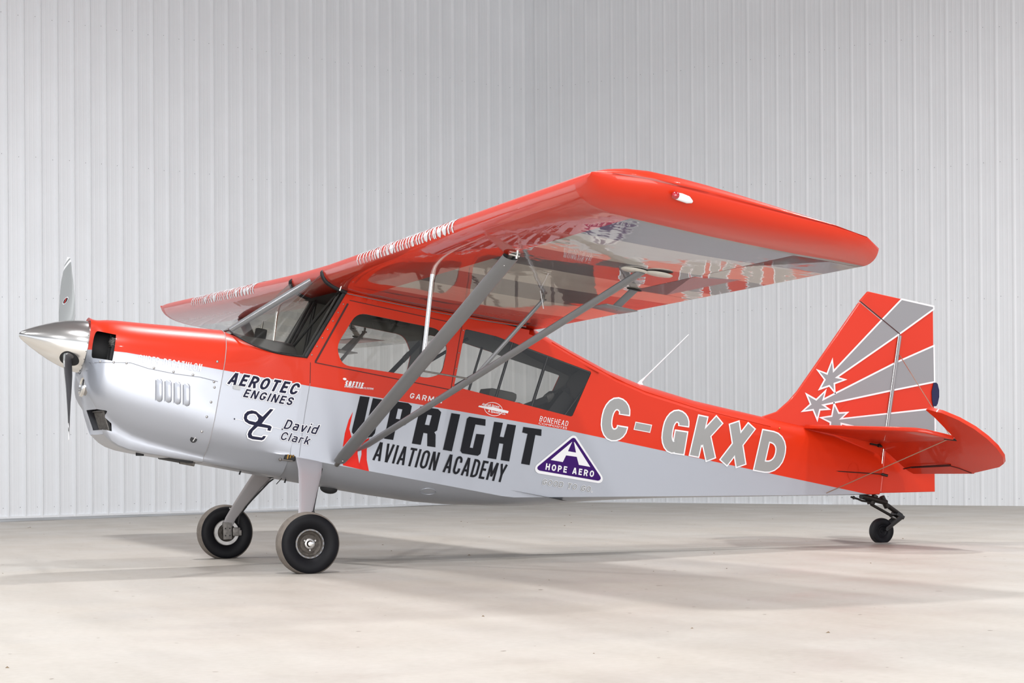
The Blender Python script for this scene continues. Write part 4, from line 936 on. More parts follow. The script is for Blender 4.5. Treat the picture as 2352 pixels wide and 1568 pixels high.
# ---- wings
AF_U = [(-.060, .000), (-.055, .028), (-.03, .052), (.02, .076), (.10, .096), (.20, .108), (.35, .114), (.50, .112), (.70, .100), (.95, .078), (1.20, .048), (1.42, .012), (1.59, -.040)]
AF_L = [(1.59, -.048), (1.42, -.056), (1.20, -.071), (.95, -.082), (.70, -.090), (.46, -.094), (.30, -.096), (.262, -.0965), (.20, -.096), (.143, -.094), (.08, -.088), (.031, -.077), (-.01, -.060), (-.027, -.050), (-.048, -.028)]
def dih(y): return .0195 * (y - .39)
def wsec(y, zc=2.003): return [Vector((x, y, zc + z + dih(y))) for x, z in AF_U + AF_L]
NU = len(AF_U)
wings = {}
for sg in (1, -1):
    bm = bmesh.new(); ys = [.39, 1.0, 1.6, 2.2, 2.64, 2.66, 3.4, 4.0, 4.55, 4.60]
    rings = [wsec(y) for y in ys]
    # rounded tip: the section closes towards a high line and its ends pull in
    for a in (15, 30, 45, 58, 70, 80, 86, 88.8):
        t = math.radians(a); y = 4.60 + .34 * math.sin(t); k = math.cos(t) ** .75; base = wsec(y); 
        ring = []
        for p in base:
            xc = .55; zr = p.z - (2.003 + dih(y)); zt_ = .035
            zz = zt_ + (zr - zt_) * k
            px = p.x
            front = max(0, (.25 - p.x) / .31); back = max(0, (p.x - 1.30) / .29)
            yy = y - (.16 * front ** 2.0 + .22 * back ** 1.5) * math.sin(t) 
            ring.append(Vector((px, yy, 2.003 + dih(yy) + zz)))
        rings.append(ring)
    rings = [[Vector((p.x, p.y * sg, p.z)) for p in r] for r in rings]
    loft(bm, rings, True, True)
    bmesh.ops.recalc_face_normals(bm, faces=bm.faces)
    # aileron cut out of the trailing edge
    ail = extract(bm, cut_poly(bm, [(1.205, 2.66 * sg), (1.62, 2.66 * sg), (1.62, 4.55 * sg), (1.205, 4.55 * sg)], lambda c: True, (0, 1)))
    bmesh.ops.recalc_face_normals(bm, faces=bm.faces)
    for f in bm.faces:
        c = f.calc_center_median(); ay = abs(c.y)
        if ay < 4.60 and c.z - (2.003 + dih(ay)) < -.0267 * (c.x + .06) - .0005: f.material_index = 1
    wg = bm_obj('wing', bm, plane, [M['orange'], M['wing_under']], 40, label='orange wing with silver and white bands under it, on the near side' if sg > 0 else 'orange wing on the far side')
    wings[sg] = wg
    bmesh.ops.recalc_face_normals(ail, faces=ail.faces)
    for v in ail.verts:
        if v.co.x < 1.21: v.co.x += .003
        if abs(v.co.y) < 2.67: v.co.y += .006 * sg
        if abs(v.co.y) > 4.545: v.co.y -= .006 * sg
    es = [e for e in ail.edges if e.is_boundary]
    try: bmesh.ops.holes_fill(ail, edges=es, sides=0)
    except Exception: pass
    bmesh.ops.recalc_face_normals(ail, faces=ail.faces)
    for f in ail.faces:
        c = f.calc_center_median()
        if c.z - (2.003 + dih(abs(c.y))) < -.0267 * (c.x + .06) - .0005: f.material_index = 1
    am = bm_obj('aileron', ail, wg, [M['orange'], M['wing_under']], 40)
    # aileron spade on its arm
    z0 = 1.93 + dih(2.66)
    bm = bmesh.new(); strutbar(bm, (1.20, 2.70 * sg, z0 + .01), (1.085, 2.70 * sg, 1.838), .045, .014, (1, 0, 0)); sp_ = bm_obj('aileron_spade_arm', bm, wg, M['strut'], 40)
    bm = bmesh.new(); box(bm, (1.075, 2.70 * sg, 1.832), (.20, .26, .006), .002); bm_obj('spade_plate', bm, sp_, M['strut'], 40)
    bm = bmesh.new(); sphere(bm, (1.19, 2.70 * sg, z0 - .002), 1, .05, .028, .006); bm_obj('spade_slot', bm, wg, M['dark'], 40)
    # inspection covers
    for x, y in ((.896, 3.318), (1.023, 3.343 + .03)):
        bm = bmesh.new(); zz = 2.003 - .0885 + dih(y); lathe(bm, [(zz - .003, 0), (zz - .003, .072), (zz + .003, .078)], (x, y * sg, 0), 'z', 28); bm_obj('inspection_cover', bm, wg, mat('cover_white', (.62, .60, .55, 1), .4), 60)
    # navigation light on the tip
    if sg > 0:
        bm = bmesh.new(); tube(bm, [(.325, 4.945, 2.073), (.345, 4.95, 2.072), (.385, 4.95, 2.068), (.41, 4.94, 2.066)], [.017, .019, .018, .008], 14); nl = bm_obj('navigation_light', bm, wg, M['white'], 60)
        bm = bmesh.new(); sphere(bm, (.316, 4.952, 2.074), .019, 1.1, 1, 1, 16); bm_obj('navigation_light_lens', bm, nl, M['redlens'], 60)
    # pitot / whip
    if sg > 0:
        bm = bmesh.new(); tube(bm, [(.86, 2.05, 1.945), (.90, 2.05, 1.84)], .003, 6); bm_obj('fuel_vent_rod', bm, wg, M['white'], 60)
    # web address along the leading edge
    def le_wrap(tb, y0_, y1_, sgn):
        out = bmesh.new(); mp = {}
        prof_ = [(.12, .0985), (.06, .088), (.02, .076), (-.03, .052), (-.055, .028), (-.060, .0), (-.048, -.028), (-.027, -.050), (-.01, -.060)]
        ds = [0]
        for a, b_ in zip(prof_[:-1], prof_[1:]): ds.append(ds[-1] + math.hypot(b_[0] - a[0], b_[1] - a[1]))
        tot = .235
        for f in tb.faces:
            l = []
            for v in f.verts:
                if v not in mp:
                    s_ = (1 - v.co.y) * tot + .012; x = lerp_tab(s_, ds, [p[0] for p in prof_]); z = lerp_tab(s_, ds, [p[1] for p in prof_])
                    g = Vector((-1, z * 14 - .0)).normalized(); y = y0_ + (y1_ - y0_) * v.co.x
                    mp[v] = out.verts.new((x + g.x * .0025, y * sgn, 2.003 + dih(y) + z + g.y * .0025))
                l.append(mp[v])
            try: out.faces.new(l)
            except ValueError: pass
        tb.free(); return out
    tb = text_fit('WWW.UPRIGHTAVIATION.COM', (0, 0), (1, 0), (0, 1), offset=.035)
    for k in range(1, 12): bmesh.ops.bisect_plane(tb, geom=tb.verts[:] + tb.edges[:] + tb.faces[:], dist=1e-6, plane_co=(0, k / 12, 0), plane_no=(0, 1, 0))
    if sg > 0: wb = le_wrap(tb, 1.12, 2.90, 1)
    else: wb = le_wrap(tb, 3.55, 1.45, -1)
    bm_obj('web_address_lettering', wb, wg, M['white'], None, recalc=False)
# centre section above the cabin
bm = bmesh.new(); rings = [[Vector((p.x, y, p.z)) for p in wsec(.39)] for y in (-.39, 0, .39)]; loft(bm, rings, True, False); bm_obj('wing_centre_section', bm, plane, [M['orange']], 40)
# root fairing strip along the side
bm = bmesh.new(); tube(bm, [(.13, .398, 1.900), (.46, .400, 1.903), (.80, .400, 1.908), (1.10, .398, 1.920), (1.45, .392, 1.942)], .006, 8); bm_obj('root_fairing_strip', bm, plane, M['orange'], 60)
bm = bmesh.new(); tube(bm, [(.13, .405, 1.893), (.46, .407, 1.895), (.80, .407, 1.900), (1.10, .405, 1.912), (1.45, .398, 1.934)], .003, 6); bm_obj('root_seal', bm, plane, M['seamgrey'], 60)

# ---- wing struts
for sg in (1, -1):
    f0, f1 = Vector((.27, .41 * sg, .757)), Vector((.28, 3.03 * sg, 1.965)); r0, r1 = Vector((.385, .44 * sg, .865)), Vector((.935, 3.335 * sg, 1.972))
    bm = bmesh.new(); a = f0.lerp(f1, .012); b_ = f0.lerp(f1, .985); strutbar(bm, a, b_, .098, .042, (1, 0, 0), 20, (.85, 1), caps=False)
    fsx = bm_obj('wing_strut', bm, plane, M['strut'], 50, label='wide grey front wing strut')
    bm = bmesh.new(); tube(bm, [f0 + Vector((0, -.02 * sg, -.01)), f0.lerp(f1, .02)], .016, 10); tube(bm, [f0.lerp(f1, .97), f1 + Vector((0, 0, .02))], .014, 10); bm_obj('strut_fitting', bm, fsx, M['castmetal'], 50)
    bm = bmesh.new(); tube(bm, [f1 + Vector((-.03, 0, -.012)), f1 + Vector((.035, 0, -.012))], .008, 8); tube(bm, [f1 + Vector((.02, .0, -.03)), f1 + Vector((.02, 0, .03))], .009, 8); bm_obj('strut_bolt', bm, fsx, M['chrome'], 50)
    for q in range(4):
        bm = bmesh.new(); sphere(bm, f0.lerp(f1, .03) + Vector((.0 + .012 * q, .022 * sg, -.02 + .016 * q)), .005, seg=8); bm_obj('strut_rivet', bm, fsx, M['chrome'], 50)
    for q in range(3):
        bm = bmesh.new(); sphere(bm, f0.lerp(f1, .955) + Vector((-.008 + .012 * q, .020 * sg, -.012 + .012 * q)), .004, seg=8); bm_obj('strut_rivet', bm, fsx, M['chrome'], 50)
    bm = bmesh.new(); strutbar(bm, r0, r1, .052, .034, (1, 0, 0), 18, (.35, .9)); rsx = bm_obj('wing_strut', bm, plane, M['strut'], 50, label='slim grey rear wing strut')
    bm = bmesh.new(); j0, j1 = f0.lerp(f1, .53), Vector((.245, 1.79 * sg, 1.945)); tube(bm, [j0, j1 - Vector((0, 0, .05)), j1], [.0135, .0135, .018], 12); js = bm_obj('jury_strut', bm, plane, M['chrome'], 60, label='short polished jury strut under the leading edge')
    bm = bmesh.new(); k0, k1 = r0.lerp(r1, .455), Vector((.975, 1.83 * sg, 1.925)); strutbar(bm, k0, k1, .026, .016, (1, 0, 0)); bm_obj('jury_strut', bm, plane, M['strut'], 60, label='slanted grey jury strut above the rear strut')
    bm = bmesh.new(); tube(bm, [k1, k1 + Vector((0, 0, .03))], .009, 8); tube(bm, [k1 + Vector((-.02, 0, 0)), k1 + Vector((.02, 0, .004))], .006, 8); bm_obj('jury_strut_fitting', bm, rsx, M['castmetal'], 60)
    bm = bmesh.new(); tube(bm, [f0.lerp(f1, .49) + Vector((.03, 0, 0)), r0.lerp(r1, .445)], .0055, 8); bm_obj('jury_cross_rod', bm, plane, M['castmetal'], 60)

# ---- landing gear
for sg in (1, -1):
    bm = bmesh.new(); rows = []
    keysg = [(.33, .070, .190, .748), (.42, .068, .186, .740), (.55, .050, .160, .655), (.70, .015, .125, .535), (.85, -.020, .095, .400), (.95, -.045, .078, .290), (.985, -.052, .074, .225)]
    for (y, xc, wd, z) in keysg:
        th = .016; n = 12
        tang = Vector((0, 1, -.85)).normalized(); nr = Vector((0, .85, 1)).normalized() if False else Vector((0, .66, .75))
        rows.append([Vector((xc + wd / 2 * math.copysign(abs(math.cos(a)) ** .6, math.cos(a)), (y + nr.y * th / 2 * math.copysign(abs(math.sin(a)) ** .8, math.sin(a))) * sg, z + nr.z * th / 2 * math.sin(a))) for a in [2 * PI * k / n + .01 for k in range(n)]])
    loft(bm, rows, True, True); gl = bm_obj('landing_gear_leg', bm, plane, M['gearleg'], 40)
    bm = bmesh.new(); tube(bm, [(.165, .42 * sg, .70), (.10, .62 * sg, .585), (.045, .80 * sg, .44), (.01, .93 * sg, .33), (.02, .96 * sg, .26)], .0055, 8); bm_obj('brake_line', bm, gl, M['dark'], 60)
    bm = bmesh.new(); tube(bm, [(.028, .86 * sg, .395), (.012, .93 * sg, .335)], .011, 8); bm_obj('brake_line_fitting', bm, gl, M['dark'], 60)
    if sg < 0:
        bm = bmesh.new(); box(bm, (-.018, -.952, .36), (.10, .012, .012), .003); bm_obj('leg_clamp', bm, gl, M['alu'], 40)
def make_wheel(name, cx, cy, cz, R, wd, parent, inner_sign, lab):
    """rim mesh with tyre and hub pieces as children; upright in the room (flat on the floor)"""
    def place(bm):
        for v in bm.verts: v.co = Vector(to_body(v.co.x + cx, v.co.y + cy, v.co.z + cz))
        return bm
    h = wd / 2; bm = bmesh.new(); rr = R * .475
    for s in (1, -1):
        pr = [(s * h * .62, rr), (s * h * .70, rr * .98), (s * h * .72, rr * .88), (s * h * .62, rr * .84), (s * h * .52, rr * .80), (s * h * .46, rr * .66), (s * h * .40, rr * .60), (s * h * .42, rr * .34), (s * h * .62, rr * .30), (s * h * .64, rr * .20), (s * h * .50, rr * .17), (s * h * .5, 0.0005)]
        lathe(bm, pr, (0, 0, 0), 'y', 40)
    for f in bm.faces:
        c = f.calc_center_median(); f.material_index = 1 if math.hypot(c.x, c.z) < rr * .83 else 0
    rim = bm_obj(name, place(bm), parent, [M['castmetal'], M['bowl']], 35, label=lab)
    bm = bmesh.new(); pr = [(h * .66, R * .465), (h * .80, R * .52), (h * .95, R * .62), (h * 1.0, R * .74), (h * .97, R * .84), (h * .86, R * .92), (h * .80, R * .935), (h * .74, R * .955), (h * .70, R * .958), (h * .55, R * .985), (h * .25, R * .998), (h * .22, R * .985), (h * .18, R * .985), (h * .15, R)]
    pr = pr + [(-a, r) for a, r in reversed(pr)]
    lathe(bm, pr, (0, 0, 0), 'y', 72)
    for v in bm.verts:
        if v.co.z < -(R - .012) * 1.0: v.co.z = -(R - .012)
        elif v.co.z < -(R * .72): v.co.y *= 1 + .10 * min(1, (-v.co.z - R * .72) / (R * .25))
    for f in bm.faces:
        c = f.calc_center_median(); f.material_index = 1 if (math.hypot(c.x, c.z) > R * .93 and abs(c.y) < h * .90) else 0
    bm_obj('tire', place(bm), rim, [M['tyre'], M['tread']], 35)
    return rim, place
AX = .0015
for sg in (1, -1):
    R = .2015; lab = 'near main wheel with a black tyre, outer face seen' if sg > 0 else 'far main wheel with a black tyre, brake side seen'
    cz = R - .012; cy = 1.045 * sg; rim, place = make_wheel('main_wheel', 0.010 if sg > 0 else -.010, cy, cz, R, .155, plane, -sg, lab)
    rr = R * .475
    bm = bmesh.new(); h = .155 / 2 * sg
    for k in range(18):
        a = 2 * PI * k / 18; r_ = rr * .93; box(bm, (r_ * math.cos(a), h * .725, r_ * math.sin(a)), (.006, .003, .0175), .0, Matrix.Rotation(-a, 3, 'Y'))
    bm_obj('rim_rib', place(bm), rim, M['seamgrey'], None)
    for k in range(3):
        a = 2 * PI * k / 3 + .5; bm = bmesh.new(); tube(bm, [(rr * .42 * math.cos(a), h * .45, rr * .42 * math.sin(a)), (rr * .42 * math.cos(a), h * .70, rr * .42 * math.sin(a))], .006, 8); bm_obj('hub_bolt', place(bm), rim, M['alu'], 60)
    bm = bmesh.new(); lathe(bm, [(h * .55, .030), (h * .66, .034), (h * .70, .030), (h * .70, .022)], (0, 0, 0), 'y', 24); bm_obj('hub_nut', place(bm), rim, M['alu'], 60)
    bm = bmesh.new(); lathe(bm, [(h * .5, .017), (h * 1.02, .017), (h * 1.04, .014), (h * 1.04, .004), (h * .98, .0035), (h * .98, .0005)], (0, 0, 0), 'y', 24); bm_obj('axle_end', place(bm), rim, M['chrome'], 60)
    # inboard side: axle plate, disc and caliper
    hi = -h
    bm = bmesh.new(); box(bm, (.0, hi * .98, .012), (.064, .022, .125), .004); ap = bm_obj('axle_plate', place(bm), rim, M['castmetal'], 40)
    for ax_, az in ((-.016, .03), (.016, .03), (-.016, -.022), (.016, -.022)):
        bm = bmesh.new(); tube(bm, [(ax_, hi * 1.05, az), (ax_, hi * 1.16, az)], .0055, 6); bm_obj('axle_bolt', place(bm), rim, M['dark'], 60)
    bm = bmesh.new(); box(bm, (.068, hi * .86, .004), (.058, .034, .062), .008); box(bm, (.095, hi * .90, -.004), (.020, .038, .042), .006); bm_obj('brake_caliper', place(bm), rim, M['castmetal'], 40)
    bm = bmesh.new(); lathe(bm, [(hi * .74, rr * .94), (hi * .80, rr * .94), (hi * .80, rr * .70), (hi * .74, rr * .70)], (0, 0, 0), 'y', 40); bm_obj('brake_disc', place(bm), rim, M['alu'], 40)

# ---- tail
def prism(poly, y0, y1, bev=0.):
    bm = bmesh.new(); a = [bm.verts.new((x, y0, z)) for x, z in poly]; b_ = [bm.verts.new((x, y1, z)) for x, z in poly]; n = len(poly)
    bm.faces.new(a); bm.faces.new(b_)
    es = []
    for i in range(n): bm.faces.new((a[i], a[(i + 1) % n], b_[(i + 1) % n], b_[i]))
    bmesh.ops.recalc_face_normals(bm, faces=bm.faces)
    if bev:
        es = [e for e in bm.edges if abs(e.verts[0].co.y - e.verts[1].co.y) < 1e-6]
        bmesh.ops.bevel(bm, geom=es, offset=bev, segments=3, affect='EDGES', profile=.6)
    return bm
finp = DATA['fin']; rudp = DATA['rudder']
fin_ = bm_obj('tail_fin', prism(finp[:6] + [(finp[6][0] - .004, finp[6][1]), (finp[7][0] - .004, finp[7][1]), (finp[8][0] - .004, finp[8][1]), finp[9]], -.017, .017, .008), plane, M['orange'], 40, label='orange tail fin with silver shooting-star stripes')
rud = bm_obj('rudder', prism([(rudp[0][0] + .004, rudp[0][1] + .006)] + rudp[1:4] + [(rudp[4][0] + .004, rudp[4][1]), (rudp[5][0] + .004, rudp[5][1]), (rudp[6][0] + .004, rudp[6][1] + .004)], -.016, .016, .006), plane, M['orange'], 40, label='rudder with silver stripes')
M['tailsilver'] = mat('tail_silver_paint', (0.25, 0.25, 0.26, 1), .4, .2, .3, .06)
for i, poly in enumerate(DATA['tail']):
    bm = bmesh.new(); vinyl_bm(bm, poly, [], fin_y, .0005, 0, 0); ribbon(bm, poly, .013, fin_y, .0012, True, 1)
    vinyl_obj('star_stripe', bm, [M['tailsilver'], M['white']], fin_, label=('upper', 'middle', 'lower')[i] + ' silver shooting-star stripe edged in white')
bm = bmesh.new(); ribbon(bm, [DATA['rudder'][0], DATA['rudder'][6]], .008, fin_y, .0022); ribbon(bm, [DATA['rudder'][6], DATA['rudder'][5], DATA['rudder'][4]], .004, fin_y, .0024); vinyl_obj('hinge_gap', bm, M['seam'], fin_)
ht = DATA['hingetube']
bm = bmesh.new(); tube(bm, [(x + .012, .018, z) for x, z in ht[:2]], .012, 10); bm_obj('hinge_tube', bm, rud, M['tailsilver'], 60)
bm = bmesh.new(); tube(bm, [(x - .006, .024, z) for x, z in ht[:2]], .0045, 8); bm_obj('control_rod', bm, fin_, M['chrome'], 60)
bm = bmesh.new(); tube(bm, [(x + .006, .022, z) for x, z in ht[1:]], .010, 10); bm_obj('hinge_tube', bm, rud, M['orange'], 60)
bm = bmesh.new(); tube(bm, [(x - .010, .026, z) for x, z in ht[1:]], .0045, 8); bm_obj('control_rod', bm, fin_, M['chrome'], 60)
bm_obj('rudder_balance_plate', prism(DATA['oval'], .020, .026), rud, mat('navy_paint', (0.004, 0.004, 0.045, 1), .3), 40, label='small navy blue plate on the rudder edge')
# tailplane
HX, HZ = 4.60, 1.708
for sg in (1, -1):
    out = [(3.945, .05, 1.700), (4.02, .30, 1.707), (4.13, .62, 1.716), (4.23, .88, 1.726), (4.30, 1.02, 1.731), (4.36, 1.06, 1.732), (4.585, 1.09, 1.724), (4.60, .10, HZ), (4.62, .03, HZ)]
    bm = bmesh.new(); th = .016
    a = [bm.verts.new((x, y * sg, z + th)) for x, y, z in out]; b_ = [bm.verts.new((x, y * sg, z - th)) for x, y, z in out]; n = len(out)
    bm.faces.new(a); bm.faces.new(b_)
    for i in range(n): bm.faces.new((a[i], a[(i + 1) % n], b_[(i + 1) % n], b_[i]))
    bmesh.ops.recalc_face_normals(bm, faces=bm.faces)
    bmesh.ops.bevel(bm, geom=[e for e in bm.edges if abs(e.verts[0].co.z - e.verts[1].co.z) < .014 or True and abs((e.verts[0].co - e.verts[1].co).x) + abs((e.verts[0].co - e.verts[1].co).y) > .001], offset=.010, segments=3, affect='EDGES', profile=.6)
    bm_obj('stabilizer', bm, plane, M['orange'], 50)
    # elevator hanging down about 31 degrees, with its horn raised ahead of the hinge
    D_ = math.radians(31)
    def ep(s_, y, t=0.): return (HX + s_ * math.cos(D_) + t * math.sin(D_), y * sg, HZ + .004 + max(0, y - .1) * .012 - s_ * math.sin(D_) + t * math.cos(D_))
    o2 = [(.012, .06), (.012, 1.105), (-.235, 1.105), (-.318, 1.085), (-.325, 1.11), (-.28, 1.24), (-.20, 1.36), (-.10, 1.445), (0., 1.485), (.10, 1.495), (.20, 1.465), (.27, 1.40), (.305, 1.31), (.318, 1.23), (.365, .94), (.375, .92), (.372, .12), (.33, .08), (.05, .04)]
    bm = bmesh.new(); th = .013
    a = [bm.verts.new(ep(s_, y, th)) for s_, y in o2]; b_ = [bm.verts.new(ep(s_, y, -th)) for s_, y in o2]; n = len(o2)
    bm.faces.new(a); bm.faces.new(b_)
    for i in range(n): bm.faces.new((a[i], a[(i + 1) % n], b_[(i + 1) % n], b_[i]))
    bmesh.ops.recalc_face_normals(bm, faces=bm.faces)
    ed = [e for e in bm.edges if (e.verts[0] in a and e.verts[1] in a) or (e.verts[0] in b_ and e.verts[1] in b_)] if False else []
    el = bm_obj('elevator', bm, plane, M['orange'], 40)
    # trim tab outline and its rod
    bm = bmesh.new(); pts = [ep(.30, .18, -th - .001), ep(.285, .72, -th - .001), ep(.31, .80, -th - .001), ep(.366, .90, -th - .001)]
    tube(bm, pts, .004, 6); bm_obj('trim_tab_gap', bm, el, M['seam'], 60)
    bm = bmesh.new(); tube(bm, [ep(.275, .24, -th - .015), ep(.265, .60, -th - .012), ep(.27, .74, -th - .004)], .004, 6); tube(bm, [ep(.29, .10, -th - .02), ep(.27, .24, -th - .02)], .005, 6); bm_obj('trim_rod', bm, el, M['steel'], 60)
    bm = bmesh.new(); tube(bm, [(HX + .004, .10 * sg, HZ - .010), (HX - .006, 1.08 * sg, HZ + .006)], .008, 8); bm_obj('elevator_hinge', bm, el, M['orange'], 60)
    # bracing wires
    tipp = (4.575, 1.075 * sg, 1.722)
    bm = bmesh.new(); tube(bm, [(4.69, .02 * sg, 2.40), tipp], .0032, 6); bm_obj('brace_wire', bm, plane, M['wire'], 60)
    bm = bmesh.new(); tube(bm, [tipp, (4.20, .09 * sg, 1.235)], .0036, 6); bm_obj('brace_wire', bm, plane, M['wire'], 60)
    bm = bmesh.new(); tube(bm, [(4.62, 1.11 * sg, 1.712), (4.545, 1.03 * sg, 1.712)], .009, 8); bm_obj('brace_fitting', bm, plane, M['steel'], 60)
    bm = bmesh.new(); tube(bm, [(4.10, .075 * sg, 1.395), (4.68, .055 * sg, 1.465)], .004, 6); box(bm, (4.105, .078 * sg, 1.395), (.008, .01, .035)); bm_obj('rudder_cable', bm, plane, M['steel'], 60)
    bm = bmesh.new(); tube(bm, [(4.675, .05 * sg, 1.465), (4.72, .07 * sg, 1.46)], .010, 8); tube(bm, [(4.64, .05 * sg, 1.68), (4.60, .06 * sg, 1.675)], .014, 8); box(bm, (4.56, .06 * sg, 1.675), (.06, .02, .014)); bm_obj('control_horn', bm, plane, M['steel'], 60)
    for x, z in ((3.62, 1.60), (3.70, 1.64), (3.78, 1.58)): 
        bm = bmesh.new(); sphere(bm, (x, (W(x) * .95) * sg, z), .006, seg=8); bm_obj('tail_rivet', bm, fus, M['brass'], 60)
# access ring on the rear side
bm = bmesh.new(); c0 = (4.42, 1.44); ribbon(bm, [(c0[0] + .05 * math.cos(a), c0[1] + .066 * math.sin(a)) for a in [2 * PI * k / 20 for k in range(20)]], .004, side_y, .003, True); vinyl_obj('access_ring', bm, M['orange'], fus)
# tailwheel spring, fork and wheel
bm = bmesh.new(); strutbar(bm, (4.56, 0, 1.272), (4.78, 0, 1.262), .07, .045, (0, 1, 0)); strutbar(bm, (4.74, 0, 1.300), (4.80, 0, 1.225), .055, .04, (0, 1, 0)); strutbar(bm, (4.79, 0, 1.245), (4.935, 0, 1.185), .05, .035, (0, 1, 0)); strutbar(bm, (4.655, 0, 1.225), (4.90, 0, 1.155), .024, .022, (0, 1, 0)); tws = bm_obj('tailwheel_spring', bm, plane, M['steel'], 40)
bm = bmesh.new(); tube(bm, [(4.47, .0, 1.250), (4.53, .0, 1.246), (4.57, 0, 1.238), (4.68, .0, 1.243)], .008, 8); tube(bm, [(4.495, 0, 1.262), (4.495, 0, 1.236)], .008, 8); bm_obj('tailwheel_bracket', bm, tws, M['steel'], 50)
bm = bmesh.new(); strutbar(bm, (4.68, 0, 1.300), (4.655, 0, 1.225), .05, .05, (0, 1, 0)); tube(bm, [(4.64, .0, 1.235), (4.625, 0, 1.228)], .010, 8); bm_obj('tailpost_block', bm, tws, M['steel'], 50)
bm = bmesh.new(); rimt, place = make_wheel('tail_wheel', 4.893, 0, .0985, .1005, .062, plane, 1, 'small solid black tail wheel')
rimt.data.materials[0] = M['tyre']; rimt.data.materials[1] = M['tyre']
for c in rimt.children: c.data.materials[1] = M['rubber']
bm = bmesh.new()
for s in (1, -1): strutbar(bm, (4.925, .042 * s, 1.175), (4.80, .043 * s, 1.055), .036, .010, (1, 0, 1)); 
tube(bm, [(4.80, -.05, 1.055), (4.80, .05, 1.055)], .011, 10); box(bm, (4.905, 0, 1.180), (.075, .10, .03), .008, Matrix.Rotation(.35, 3, 'Y')); bm_obj('tailwheel_fork', bm, tws, M['tube'], 40)
bm = bmesh.new(); box(bm, (4.87, 0, 1.158), (.045, .055, .008), .002, Matrix.Rotation(.2, 3, 'Y')); bm_obj('fork_shim', bm, tws, M['alu'], 40)

# ---- antennas
bm = bmesh.new(); tube(bm, [(2.56, .0, 1.768), (2.60, .0, 1.82), (2.89, .0, 2.197)], [.012, .0045, .003], 8); bm_obj('whip_antenna', bm, plane, M['white'], 60, label='thin white whip antenna on the rear deck')
bm = bmesh.new(); lathe(bm, [(.0, .026), (.012, .02), (.03, .006)], (2.565, 0, 1.752), 'z', 16); bm_obj('antenna_base', bm, plane, M['white'], 60)

# ---- lettering and marks on the near side
def part_poly(name, outer, holes, m_, yf=side_y, off=.003, parent=fus, edge=0., edge_mat='white', **props):
    bm = bmesh.new()
    vinyl_bm(bm, outer, holes, yf, off)
    mats = [M[m_]]
    if edge:
        for l in [outer] + list(holes): ribbon(bm, l, edge, yf, off - .0008, True, 1)
        mats.append(M[edge_mat])
    return vinyl_obj(name, bm, mats, parent, **props)
part_poly('flame_emblem', DATA['flame'], [], 'red', off=.002, label='red flame emblem behind the strut')
for outer, holes in DATA['upright']: part_poly('logo_letter', outer, holes, 'black', off=.0032, label='tall black block letter of the UPRIGHT name')
stroke_part('lettering', 'AVIATION ACADEMY', DATA['t_aviation'], .125, M['black'], fus, .0032, gap=.16, label='black AVIATION ACADEMY lettering')
for ch, bx3 in zip('C-GKXD', DATA['reg']):
    LL, LR, UL = [Vector(p) for p in bx3]; ux_ = (LR - LL); uy_ = (UL - LL); e_ = .005
    if ch == '-': e_ = .006
    box3 = [(LL + ux_.normalized() * e_ + uy_.normalized() * e_)[:], (LR - ux_.normalized() * e_ + uy_.normalized() * e_)[:], (UL + ux_.normalized() * e_ - uy_.normalized() * e_)[:]]
    bm = bmesh.new()
    if ch == '-':
        UR = LR + UL - LL; vinyl_bm(bm, [LL[:], LR[:], UR[:], UL[:]], [], side_y, .003, 1)
        a, b_, c = [Vector(p) for p in box3]; d = b_ + c - a; vinyl_bm(bm, [a[:], b_[:], d[:], c[:]], [], side_y, .0042, 0)
    else:
        stroke_text(bm, ch, box3, .245, side_y, .003, 1, .034); stroke_text(bm, ch, box3, .245, side_y, .0046, 0, 0)
    vinyl_obj('registration_letter', bm, [M['reggrey'], M['white']], fus, label='grey white-edged registration character ' + ch)
for tx, k, wd_ in (('AEROTEC', 't_aerotec', .20), ('ENGINES', 't_engines', .19)):
    stroke_part('lettering', tx, DATA[k], wd_, M['navy'], boot, .0045, outline=.085, outline_mat=M['white'], gap=.20, label='dark ' + tx + ' lettering edged in white')
part_poly('logo_emblem', DATA['dc_d'], [DATA['dc_hole']], 'navy', off=.0045, parent=boot, edge=.016, label='dark linked d and c emblem edged in white')
bm = bmesh.new(); ribbon(bm, DATA['dc_line'], .0035, side_y, .0035); vinyl_obj('logo_line', bm, M['white'], boot)
for p in DATA['dc_line']:
    bm = bmesh.new(); q = [(p[0] + .006 * math.cos(a), p[1] + .006 * math.sin(a)) for a in [PI / 2 * k for k in range(4)]]; vinyl_bm(bm, q, [], side_y, .0045); vinyl_obj('logo_dot', bm, M['navy'], boot)
for tx, k in (('David', 't_david'), ('Clark', 't_clark')):
    stroke_part('lettering', tx, DATA[k], .155, M['navy'], boot, .0045, outline=.07, outline_mat=M['white'], gap=.18, label='dark ' + tx + ' lettering')
part_poly('metal_tag', DATA['flag'], [], 'greyvinyl', off=.006, parent=boot)
stroke_part('lettering', 'SUPER DECATHLON', DATA['t_super'], .13, M['white'], cowl, .004, cowl_y, label='thin white SUPER DECATHLON lettering')
stroke_part('lettering', 'SOFTIE', DATA['t_softie'], .24, M['white'], fus, .0032, label='small white SOFTIE lettering')
text_part('lettering', 'EMERGENCY PARACHUTE SYSTEMS', DATA['t_softie2'], M['white'], fus, .0032, .02, label='tiny white EMERGENCY PARACHUTE SYSTEMS lettering')
x, z = DATA['t_softie'][2]
part_poly('parachute_mark', [(x - .012 + .013 * math.cos(a), z + .006 + .008 * math.sin(a)) for a in [2 * PI * k / 12 for k in range(12)]], [], 'white')
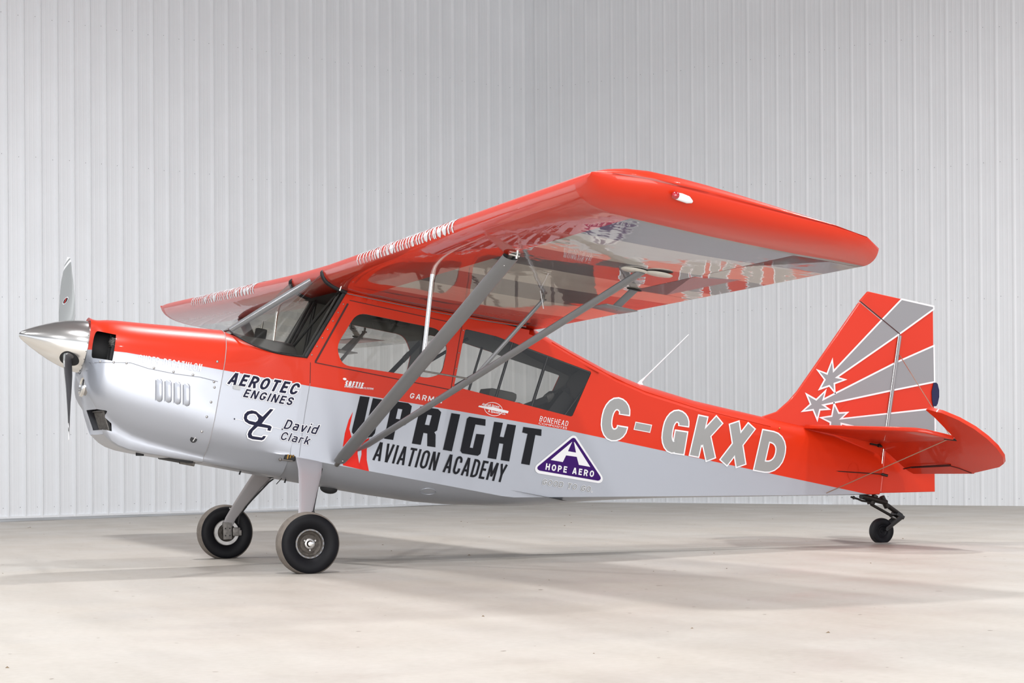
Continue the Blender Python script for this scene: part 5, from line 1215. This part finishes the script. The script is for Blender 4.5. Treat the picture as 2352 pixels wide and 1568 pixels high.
stroke_part('lettering', 'GARMIN', DATA['t_garmin'], .19, M['white'], fus, .0032, label='white GARMIN lettering')
LL, LR, UL = [Vector(p) for p in DATA['t_garmin']]; tc_ = LL + (LR - LL) * .93 + (UL - LL) * 1.35
part_poly('triangle_mark', [(tc_ + (LR - LL) * a + (UL - LL) * b_)[:] for a, b_ in ((-.05, -.12), (.05, -.12), (0, .25))], [], 'white')
stroke_part('lettering', 'BONEHEAD', DATA['t_bone'], .12, M['white'], fus, .0032, label='white BONEHEAD lettering')
LL, LR, UL = [Vector(p) for p in DATA['t_bone']]; dn = (LL - UL)
text_part('lettering', 'COMPOSITES', ((LL + dn * .55)[:], (LR + dn * .55)[:], (LL + dn * .18)[:]), M['white'], fus, .0032, 0, label='tiny white COMPOSITES lettering')
part_poly('winged_emblem', DATA['airwing'], [], 'white', label='white winged emblem under the rear window')
cx_ = sum(p[0] for p in DATA['airwing']) / 6; cz_ = sum(p[1] for p in DATA['airwing']) / 6
bm = bmesh.new(); ribbon(bm, [(cx_ + .07 * math.cos(a), cz_ + .045 * math.sin(a)) for a in [2 * PI * k / 28 for k in range(28)]], .004, side_y, .0032, True); vinyl_obj('emblem_ring', bm, M['white'], fus)
text_part('lettering', 'Aircraft Spruce', DATA['t_air1'], M['white'], fus, .0036, .02, label='small white Aircraft Spruce lettering')
text_part('lettering', '& Specialty Co.', DATA['t_air2'], M['white'], fus, .0036, .02, label='small white & Specialty Co. lettering')
hp = part_poly('triangle_emblem', rounded(DATA['hope_outer'], .01, 2), [], 'white', off=.0030, label='purple and white HOPE AERO triangle emblem')
part_poly('triangle_field', rounded(DATA['hope_inner'], .01, 2), [], 'purple', off=.0037, parent=hp)
part_poly('letter_a_mark', DATA['hope_A'][0], [], 'white', off=.0044, parent=hp)
stroke_part('lettering', 'HOPE AERO', DATA['t_hope'], .21, M['white'], fus, .0045, gap=.26, label='white HOPE AERO lettering')
stroke_part('lettering', 'GOOD TO GO.', DATA['t_good'], .13, M['goodgrey'], fus, .0036, outline=.085, outline_mat=M['white'], label='grey GOOD TO GO. lettering edged in white')
